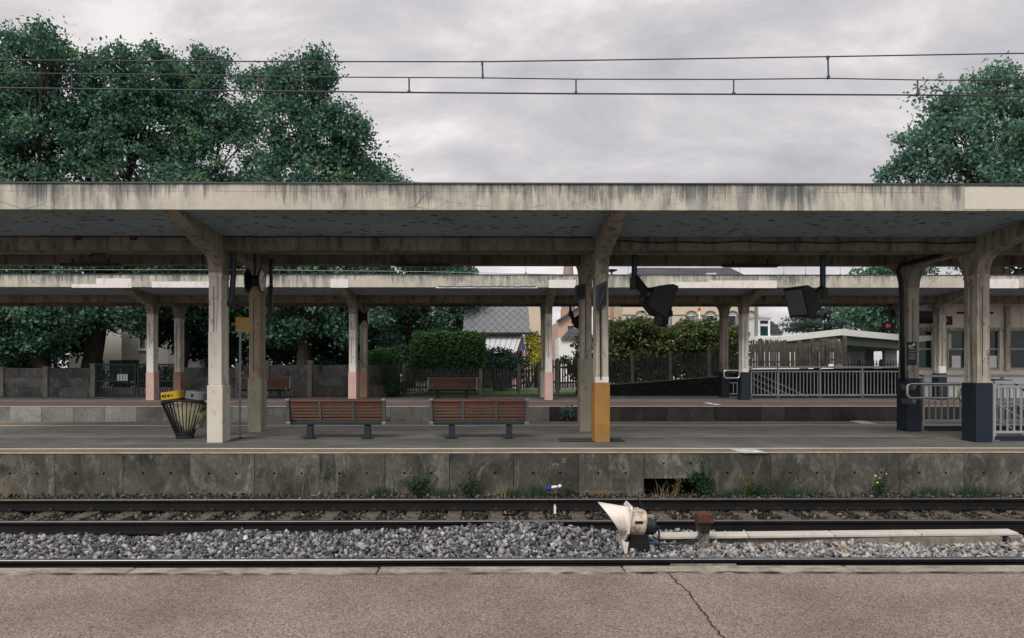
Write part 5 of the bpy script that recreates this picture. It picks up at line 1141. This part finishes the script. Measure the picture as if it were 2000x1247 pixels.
# station building on the far platform, right
D = 30.4; D2 = 30.4
xl, xr = X(1786,D), X(2320,D); zt = 4.45
t = thing('station_building', ((xl+xr)/2, D, FZ), 'stained beige station building with teal windows under the far shelter, at right', 'building')
wt, wb_ = Z(645,D), Z(722,D)     # window head and sill
wins = [(1789,1823),(1849,1888),(1924.5,1953),(1969.5,2010),(2030,2068),(2084,2122),(2140,2180)]
MB().box(xl,xr,D,D+1.0,Z(640,D),zt).build('upper_wall', M['stationwall'], t)
MB().box(xl,xr,D,D+1.0,FZ,Z(724,D)).build('dado', M['stationlow'], t)
m = MB(); e = [xl]+[v for a,b in wins for v in (X(a,D),X(b,D))]+[xr]
for i in range(0,len(e),2): m.box(e[i],e[i+1],D+.0,D+.35,Z(724,D),Z(640,D))
m.build('pier_wall', M['stationwall'], t)
MB().box(xl,xr,D-.08,D-.002,Z(646,D),Z(640,D)).build('string_course', M['column_dirty'], t, bevel=.01)
MB().box(xl,xr,D-.03,D-.002,Z(736,D),Z(732.5,D)).build('navy_band', M['navy'], t)
for p in (1966,2075): MB().box(X(p-5.5,D),X(p+4,D),D-.12,D-.004,Z(724,D),4.3).build('pilaster', M['column_dirty'], t, bevel=.01)
for k, (a, b) in enumerate(wins):
    f = window(t, a, b, 645, 721, D+.16, 'winframe', 'tealglass', (682,), fw=2.6)
    if k == 0: MB().prism([(X(1790.5,D+.1),Z(668,D)),(X(1821.5,D+.1),Z(664.5,D)),(X(1821.5,D+.1),Z(654.5,D)),(X(1790.5,D+.1),Z(656.5,D))], D+.12, D+.14, 'y').build('blind', M['trimwhite'], f)
    if k in (1,2):
        MB().box(X((1863 if k==1 else 1936),D),X((1880 if k==1 else 1951),D),D+.13,D+.142,Z(720,D),Z(695,D)).build('blind', M['trimwhite'], f)
    if k == 1: MB().box(X(1857,D),X(1862,D),D+.13,D+.142,Z(680.5,D),Z(652,D)).build('blind', M['plate'], f)
for a, b in ((1868,1884),(1926,1939)): MB().box(X(a,D),X(b,D),D-.05,D-.003,Z(613,D),Z(609,D)).build('wall_vent', M['iron'], t)
MB().box(X(1790,D),X(1820,D),D-.10,D-.004,Z(632,D),Z(608,D)).build('shutter_box', M['steel_dark'], t, bevel=.01)
tag(MB().tube([(X(1826,D),D-.2,FZ),(X(1825,D),D-.2,4.4)], .075, 10).build('downpipe', M['steel_blue'], smooth=60), 'blue grey downpipe at the left end of the station windows', 'pipe')
MB().box(xl-.1,xr,D-.0,D+1.2,zt,zt+.12).build('roof', M['rooftop'], t)
# white roofed bus shelter
D = 42; t = thing('bus_shelter', W(1650,719,D), 'open shelter with a broad white fascia roof behind the brown picket fence', 'shelter')
a = W(1526,668,D+3); b = W(1643,655,D-2); c = W(1790,668,D+1); up = lambda p, h: p+Vector((0,0,h)); hh = .36
bk = [a+Vector((0,7,0)), c+Vector((0,7,0))]
r = MB().add([a,b,c,bk[1],bk[0]]+[up(p,hh) for p in (a,b,c,bk[1],bk[0])], [(0,1,2,3,4)[::-1],(5,6,7,8,9),(0,1,6,5),(1,2,7,6),(2,3,8,7),(3,4,9,8),(4,0,5,9)]).build('roof', M['trimwhite'], t)
MB().add([up(p,-.02) for p in (a+Vector((.3,.5,0)),b+Vector((0,.5,0)),c+Vector((0,.5,0)),bk[1],bk[0])]+[up(p,-.5) for p in (a+Vector((.3,.5,0)),b+Vector((0,.5,0)),c+Vector((0,.5,0)),bk[1],bk[0])], [(0,1,2,3,4),(5,6,7,8,9)[::-1],(0,1,6,5),(1,2,7,6),(2,3,8,7),(3,4,9,8),(4,0,5,9)]).build('soffit_panel', M['shutter'], t)
m = MB()
for k in range(4): q0 = W(1545+k*2,676.5+k*3.2,D+2.8-.0); q1 = W(1640,664.5+k*4,D-1.6); m.bar(q0, q1, .05, .12)
m.build('louvre', M['trimwhite'], t)
for p, d in ((1655,0),(1700,3),(1735,1),(1640,-1),(1572,2)): MB().box(X(p,D+d)-.22,X(p,D+d)+.22,D+d,D+d+.3,gz,Z(672,D+d)).build('post', M['shutter'], t)
MB().box(X(1662,D+5),X(1690,D+5),D+5,D+5.1,gz,Z(686,D+5)).build('back_panel', M['plate'], t)
MB().box(X(1740,D+2),X(1752,D+2),D+2,D+2.1,gz,Z(680,D+2)).build('back_panel', M['plate'], t)
# beige block with a dark ribbed roof
D = 72; t = thing('apartment_house', W(1345,718,D), 'beige house with a dark ribbed roof and arched windows seen between the shelters', 'house')
xa, xb = X(1216,D), X(1482,D); ze = Z(556,D)
MB().box(xa,xb,D,D+9,gz,ze).build('wall', M['render_beige'], t)
rf = MB().add([(xa-.3,D-.4,ze),(xb+.3,D-.4,ze),(xb+.3,D+9.4,ze),(xa-.3,D+9.4,ze),(X(1258,D),D+3,Z(523,D+3)),(X(1446,D),D+3,Z(523,D+3)),(X(1446,D),D+6,Z(523,D+3)),(X(1258,D),D+6,Z(523,D+3))], [(0,1,2,3),(4,5,6,7),(0,1,5,4),(1,2,6,5),(2,3,7,6),(3,0,4,7)]).build('roof', M['roofdark'], t)
MB().obox(W(1388,537,D+1.2),(1.0,.7,.3)).build('skylight', M['plate'], rf)
MB().box(X(1440,D),X(1452,D),D+3.5,D+4.5,Z(535,D),Z(528,D)).build('chimney', M['render_pink'], rf)
MB().box(xa,xb,D-.08,D-.01,Z(616,D),Z(614.6,D)).build('string_course', M['shutter'], t)
for px in (1252,1300,1350,1387,1430,1465):
    w = window(t, px-8, px+8, 616, 648, D-.02, 'trimwhite', 'darkglass' if px in (1387,1430) else 'shutter', sill=False, fw=1.2)
    cx_ = X(px,D); ar = 10.5*D/F
    MB().prism([(cx_+ar*math.cos(q)*f_, Z(612.5,D)+ar*.55*math.sin(q)*f_) for f_, qs in ((1,np.linspace(.15,math.pi-.15,9)),(.74,np.linspace(math.pi-.15,.15,9))) for q in qs], D-.16, D-.01, 'y').build('window_arch', M['shutter'], w)
    for s in (-1,1): MB().box(cx_+s*9.5*D/F-.13,cx_+s*9.5*D/F+.13,D-.1,D-.01,Z(650,D),Z(617,D)).build('shutter', M['shutter'], w)
t = thing('flag', W(1366,660,60), 'small red flag on a white mast in front of the beige house', 'flag')
MB().tube([W(1367,719,60),W(1366,608,60)], .06, 8).build('mast', M['trimwhite'], t); MB().prism([(X(1363,60),Z(608.5,60)),(X(1368,60),Z(608.5,60)),(X(1368.5,60),Z(603,60)),(X(1366,60),Z(600.5,60)),(X(1363.5,60),Z(603,60))], 59.97, 60.03, 'y').build('cloth', M['red'], t)
# small white building with a teal window
D = 58; t = thing('stair_tower', W(1494,718,D), 'narrow white building with a high teal window right of the beige house', 'building')
MB().box(X(1481,D),X(1504,D),D,D+4,gz,Z(619,D)).build('wall', M['trimwhite'], t)
MB().prism([(X(1479,D),Z(620,D)),(X(1507,D),Z(622,D)),(X(1507,D),Z(619,D)),(X(1479,D),Z(615,D))], D-.2, D+4, 'y').build('roof', M['plate'], t)
window(t,1483,1501,625,634,D-.02,'trimwhite','darkglass',sill=False); window(t,1483,1501,636,658,D-.02,'trimwhite','tealglass',fw=1.2)
tag(MB().box(X(1476,57),X(1480.5,57),57,57.3,gz,Z(598,57)).build('utility_pole', M['shutter'], bevel=.03), 'grey square pole between the beige house and the narrow white building', 'pole')
D = 62; t = thing('warehouse', W(1515,718,D), 'white low building with a dark gable roof behind the brown picket fence', 'building')
MB().box(X(1506,D),X(1532,D),D,D+6,gz,Z(652,D)).build('wall', M['trimwhite'], t); MB().prism([(X(1504,D),Z(652,D)),(X(1528,D),Z(652,D)),(X(1506,D),Z(628,D)),(X(1504,D),Z(628,D))], D-.3, D+6, 'y').build('roof', M['roofdark'], t)
D = 55; tag(MB().box(X(1480,D),X(1560,D),D,D+3,gz,Z(656,D)).build('white_hall', M['trimwhite']), 'plain white hall behind the left end of the brown picket fence', 'building')
# house with the patterned slate roof
D = 45; t = thing('gabled_house', W(975,718,D), 'small house with a diamond patterned slate roof and pink gable', 'house')
xa, xb = X(905,D), X(1035,D); ze = Z(650,D)
rf = MB().add([(xa,D-.5,ze),(xb,D-.5,ze),(X(1033,D),D+3.3,Z(556,D+3.3)),(xa,D+3.3,Z(556,D+3.3)),(xa,D-.5,ze-.12),(xb,D-.5,ze-.12),(X(1033,D),D+3.3,Z(556,D+3.3)-.2),(xa,D+3.3,Z(556,D+3.3)-.2)], [(0,1,2,3),(4,5,6,7),(0,1,5,4),(1,2,6,5),(2,3,7,6),(3,0,4,7)]).build('roof', M['slate'], t)
MB().box(xa,xb+.1,D-.62,D-.5,ze-.16,ze-.02).build('gutter', M['iron'], t)
MB().box(xa,X(1021,D),D,D+5,gz,ze-.1).build('wall', M['render_pink'], t)
MB().add([(xa,D-.1,Z(656,D)),(X(1019,D),D-.1,Z(656,D)),(X(1007,D),D-1.3,Z(687,D-1.3)),(xa,D-1.3,Z(687,D-1.3)),(xa,D-.1,Z(656,D)-.1),(X(1019,D),D-.1,Z(656,D)-.1),(X(1007,D),D-1.3,Z(687,D-1.3)-.08),(xa,D-1.3,Z(687,D-1.3)-.08)], [(0,1,2,3),(4,5,6,7),(0,1,5,4),(1,2,6,5),(2,3,7,6),(3,0,4,7)]).build('porch_roof', M['plate'], t)
m = MB()
for k in range(11):
    u = k/10.5; p = Vector((xa,D-.1,Z(656,D)+.01)).lerp(Vector((X(1019,D),D-.1,Z(656,D)+.01)),u); q = Vector((xa,D-1.3,Z(687,D-1.3)+.01)).lerp(Vector((X(1007,D),D-1.3,Z(687,D-1.3)+.01)),u); m.bar(p,q,.03,.03)
m.build('roof_seam', M['shutter'], t)
MB().box(xa,X(1000,D),D-.04,D-.005,gz,Z(689,D)).build('doorway', M['void'], t)
for p in (1008,1015): MB().box(X(p,D),X(p+4,D),D-.05,D-.005,gz,Z(686,D)).build('doorway', M['void'], t)
tag(MB().box(X(1020.5,44),X(1025.5,44),44,44.05,Z(684,44),Z(673,44)).build('street_sign', M['bluesign']), 'small blue sign on a thin post by the pink gable', 'sign')
MB().tube([(X(1022,44),44.08,gz),(X(1022,44),44.08,Z(660,44))],.035,6).build('pole', M['iron'], bpy.data.objects['street_sign'])
D = 95; tag(MB().box(X(1030,D),X(1056,D),D,D+8,gz,Z(585,D)).build('far_building', M['render_beige']), 'tall plain beige building beyond the yellow shrub', 'building')
# pink house with a chimney between the columns
D = 68; t = thing('brick_house', W(1112,718,D), 'pale brick gabled house beyond the climbing plant', 'house')
MB().prism([(X(1090,D),gz),(X(1150,D),gz),(X(1150,D),Z(598,D)),(X(1140,D),Z(596,D)),(X(1090,D),Z(628,D))], D, D+7, 'y').build('wall', M['render_pink'], t)
MB().bar((X(1087,D),D-.2,Z(629,D)),(X(1141,D),D-.2,Z(594,D)),.5,.2).build('roof', M['roofdark'], t)
MB().box(X(1101,D),X(1112,D),D+2,D+3,Z(625,D),Z(600,D)).build('chimney', M['terracotta'], t)
window(t,1108,1121,636,655,D-.02,'winframe','darkglass',sill=False)
D = 60; t = thing('annex', W(1110,718,D), 'white annex with a small dark roof below the brick gabled house', 'house')
MB().box(X(1091,D),X(1150,D),D,D+3,gz,Z(660,D)).build('wall', M['trimwhite'], t); MB().add([(X(1093,D),D-.3,Z(663,D)),(X(1150,D),D-.3,Z(663,D)),(X(1150,D),D+2,Z(642,D+2)),(X(1118,D),D+2,Z(642,D+2))],[(0,1,2,3)]).build('roof', M['roofdark'], t)
D = 130; tag(MB().lathe([(0,1.3),(6,1.3),(6.2,1.15),(22.5,.05)], (X(1110,D),D,Z(625,D)), (0,0,1), 8).build('church_spire', M['spire']), 'brown stone church spire above the far shelter roof', 'spire')
D = 48; t = thing('street_lamp', W(1195,718,D), 'flat topped street lamp on a brown pole right of the orange based column', 'street lamp')
MB().tube([W(1195,719,D),W(1195,600,D),W(1194.5,529,D)], [.13,.11,.08], 10).build('pole', M['terracotta'], t, smooth=True); MB().lathe([(0,.1),(.1,.38),(.16,.42),(.2,.15)], W(1194.5,532,D), (0,0,1), 16).build('lamp_head', M['iron'], t)
# white house behind the gate
D = 55; t = thing('rendered_house', W(225,718,D), 'off white house with a small window behind the green gate', 'house')
MB().box(X(135,D),X(256,D),D,D+8,gz,Z(560,D)).build('wall', M['render_white'], t); MB().box(X(257,D),X(345,D),D-1.5,D+8,gz,Z(570,D)).build('wall', M['render_white'], t)
MB().add([(X(130,D),D-.4,Z(560,D)),(X(345,D),D-.4,Z(560,D)),(X(345,D),D+4,Z(505,D)),(X(130,D),D+4,Z(505,D))],[(0,1,2,3)]).build('roof', M['roofdark'], t)
window(t,272,286,654,683,D-1.53,'trimwhite','darkglass',fw=1.6)
for a, b in ((160,202),(214,250)): MB().box(X(a,D),X(b,D),D-.04,D-.005,gz,Z(704,D)).build('garage_door', M['gate'], t)
MB().box(X(258,D),X(290,D),D-1.54,D-1.505,gz,Z(704,D)).build('garage_door', M['steel_dark'], t)
D = 50; t = thing('garden_awning', W(388,718,D), 'pale flat awning on two posts behind the plain slab wall', 'awning')
MB().add([(X(362,D),D,Z(705,D)),(X(412,D),D,Z(705,D)),(X(410,D),D+2,Z(697,D)),(X(364,D),D+2,Z(697,D)),(X(362,D),D,Z(703.5,D)),(X(412,D),D,Z(703.5,D)),(X(410,D),D+2,Z(695.5,D)),(X(364,D),D+2,Z(695.5,D))],[(0,3,2,1),(4,5,6,7),(0,1,5,4),(1,2,6,5),(2,3,7,6),(3,0,4,7)]).build('roof', M['plate'], t)
for p in (371,391): MB().box(X(p,D)-.04,X(p,D)+.04,D,D+.08,gz,Z(705,D)).build('post', M['plate'], t)
# ------------------------------------------------------------------ weeds, straw, litter
def weed(px, py0, py1, D, w, label, mat='leaf_weed', n=260, kind='bushy', cat='weed'):
    b = Vector((X(px,D),D,-.78)); top = Z(py0,D); h = top-b.z; ww = w*D/F; t = thing('weed', b, label, cat, 'weeds along the island platform wall')
    m = MB(); P = []; S = []
    ns = 9 if kind == 'bushy' else 5
    for k in range(ns):
        dx = random.uniform(-1,1)*ww; hh = h*random.uniform(.55,1.0)*(1-.35*abs(dx)/ww); e = b+Vector((dx, random.uniform(-.14,.03), hh)); q = b+Vector((dx*.25+random.uniform(-.03,.03), random.uniform(-.06,.02), hh*.55))
        m.tube([b+Vector((dx*.3,0,0)), q, e], [.006,.004,.002], 5)
        for i in range(int(n/ns)):
            u = random.random()**.7; p = (b+Vector((dx*.3,0,0))).lerp(q, u*2) if u < .5 else q.lerp(e, u*2-1)
            P.append(p+Vector((random.gauss(0,.055),random.gauss(0,.04)-.01,random.gauss(0,.035))))
    m.build('stem', M['leaf_weed'] if mat != 'leaf_rust' else M['straw'], t)
    P = np.array([tuple(p) for p in P]); leafmesh('foliage', P, rng.uniform(.02,.055,len(P)), M[mat], t); return t
def farweed():
    b = W(1108,818,23.55); t = thing('weed', b, 'small pale green weed growing on the black wall of the far platform', 'weed')
    P = np.array([tuple(W(1108+random.gauss(0,7), 804+random.gauss(0,6), 23.55+random.uniform(-.08,.06))) for _ in range(160)]); leafmesh('foliage', P, rng.uniform(.05,.11,len(P)), M['leaf_back'], t)
    MB().tube([b, W(1106,806,23.56)], .012, 5).tube([b, W(1112,800,23.56)], .01, 5).build('stem', M['leaf_weed'], t)
farweed()
def tuft(px, py0, D, w, label, mat='leaf_weed', n=60):
    b = Vector((X(px,D),D,-.77)); h = Z(py0,D)-b.z; ww = w*D/F; V = []; Fc = []
    for i in range(n):
        p = b+Vector((ww*max(-1.1,min(1.1,random.gauss(0,.6))),random.uniform(-.10,.06),0)); a = random.uniform(0,6.28); hh = h*random.uniform(.35,1); d = Vector((math.cos(a),math.sin(a)*.5,0))*hh*random.uniform(.1,.7); s = Vector((.0045,0,0))
        o = len(V); V += [p-s, p+s, p+d*.4+Vector((0,0,hh*.65))+s*.7, p+d*.4+Vector((0,0,hh*.65))-s*.7]; Fc.append((o,o+1,o+2,o+3)); V += [p+d+Vector((0,0,hh))+s*.1, p+d+Vector((0,0,hh))-s*.1]; Fc.append((o+3,o+2,o+4,o+5))
    return tag(npmesh('grass_tuft', [tuple(v) for v in V], Fc, M[mat]), label, 'grass tuft', 'grass tufts at the foot of the island platform wall')
DW = 12.72
weed(822,914,970,DW,30,'feathery green weed left of the middle of the platform wall, taller than its neighbours',n=900)
weed(915,922,970,DW,24,'feathery weed below the benches against the wall joint',n=560)
weed(918,905,968,DW,9,'thin dry stalk weed rising behind the feathery weed below the right bench','leaf_rust',60,'thin')
weed(1376,898,970,DW,34,'largest leafy weed, growing out of the dark recess in the platform wall',n=1300)
weed(1322,905,960,DW,10,'rusty brown weed left of the largest leafy weed','leaf_rust',90,'thin')
weed(1466,900,962,DW,14,'rusty yellow weed under the pictogram sticker','leaf_rust',150,'thin')
weed(1480,935,970,DW,26,'low green weed under the rusty yellow weed',n=500)
f = weed(1718,925,970,DW,18,'weed with two yellow flowers on the right part of the platform wall',n=260)
for q in ((1710,930),(1714,943),(1718,934),(1731,926)): MB().lathe([(-.012,.006),(0,.022 if q[0] < 1716 else .012),(.012,.010)], W(*q,DW-.1), (.3,-.6,.8), 7).build('flower', M['flower'], f)
weed(1110,945,970,DW,16,'small weed beside the discarded white bottle',n=150)
for px, py, w, l in ((745,950,14,'leftmost small green grass tuft, left of the feathery weeds'),(865,952,16,'small green grass tuft between the two feathery weeds'),(1000,955,12,'small green grass tuft left of the blue ball'),(1050,948,10,'green grass tuft just left of the blue ball'),(1555,950,22,'green grass tuft on the right, between the rusty weed and the flowers'),(1440,955,18,'green grass tuft right of the largest leafy weed'),(1900,945,30,'thin green grass tuft at the far right of the platform wall'),(1815,950,20,'green grass tuft right of the yellow flowers')):
    tuft(px,py-4,DW,w*1.6,l,n=170)
for px, py, w, l in ((12,920,6,'dry pale stalks at the far left of the platform wall'),(55,948,10,'short dry pale stalks near the far left of the platform wall'),(640,950,14,'dry pale grass below the left bench'),(1243,945,12,'dry pale grass at the left edge of the dark recess'),(1295,935,14,'white tipped dry stalks in front of the dark recess'),(985,935,5,'single dry stalks between the feathery weed and the blue ball'),(1640,950,10,'dry pale grass left of the yellow flowers')):
    tuft(px,py,DW-.1,w*1.3,l,'straw',13)
V = []; m = MB()
for i in range(170):
    c = W(1173+random.gauss(0,15), 964-random.random()*6*max(0,1-abs(random.gauss(0,.6))), DW-.12); a = random.uniform(-.5,.5); L = random.uniform(.05,.16); d = Vector((math.cos(a)*L, random.uniform(-.05,.05), math.sin(a)*L*.5)); m.bar(c-d*.5, c+d*.5, .006, .005)
tag(m.build('straw_heap', M['straw']), 'little heap of dry straw at the wall foot left of the recess', 'straw')
c = W(1072,955,DW-.15); tag(MB().lathe([(-.045,.012),(-.03,.035),(0,.047),(.03,.035),(.045,.012)], c, (0,.3,1), 16).build('ball', M['plasticblue'], smooth=True), 'small shiny blue ball on the gravel', 'ball')
c = W(1083,951.5,DW-.15); t = thing('bottle', c, 'discarded white plastic bottle beside the blue ball', 'bottle'); MB().lathe([(-.055,.02),(-.05,.026),(.03,.024),(.04,.014),(.06,.013)], c, (1,0,.12), 14).build('body', M['paper'], t, smooth=40); MB().lathe([(-.025,.028),(0,.032),(.025,.028)], W(1093,950,DW-.15), (1,.5,.4), 12).build('cap', M['paper'], t, smooth=40)
c = W(1084,987,11.0); tag(MB().prism([(c.x-.018,-.735),(c.x+.018,-.735),(c.x+.02,c.z-.03),(c.x,c.z+.02),(c.x-.02,c.z-.03)], 11.0, 11.02, 'y').build('paper_scrap', M['paper'], bevel=.004), 'white scrap standing between the far rails', 'scrap')
for k, (px, py) in enumerate(((390,955),(1190,925),(1820,930),(1690,925),(1050,960))):
    pass
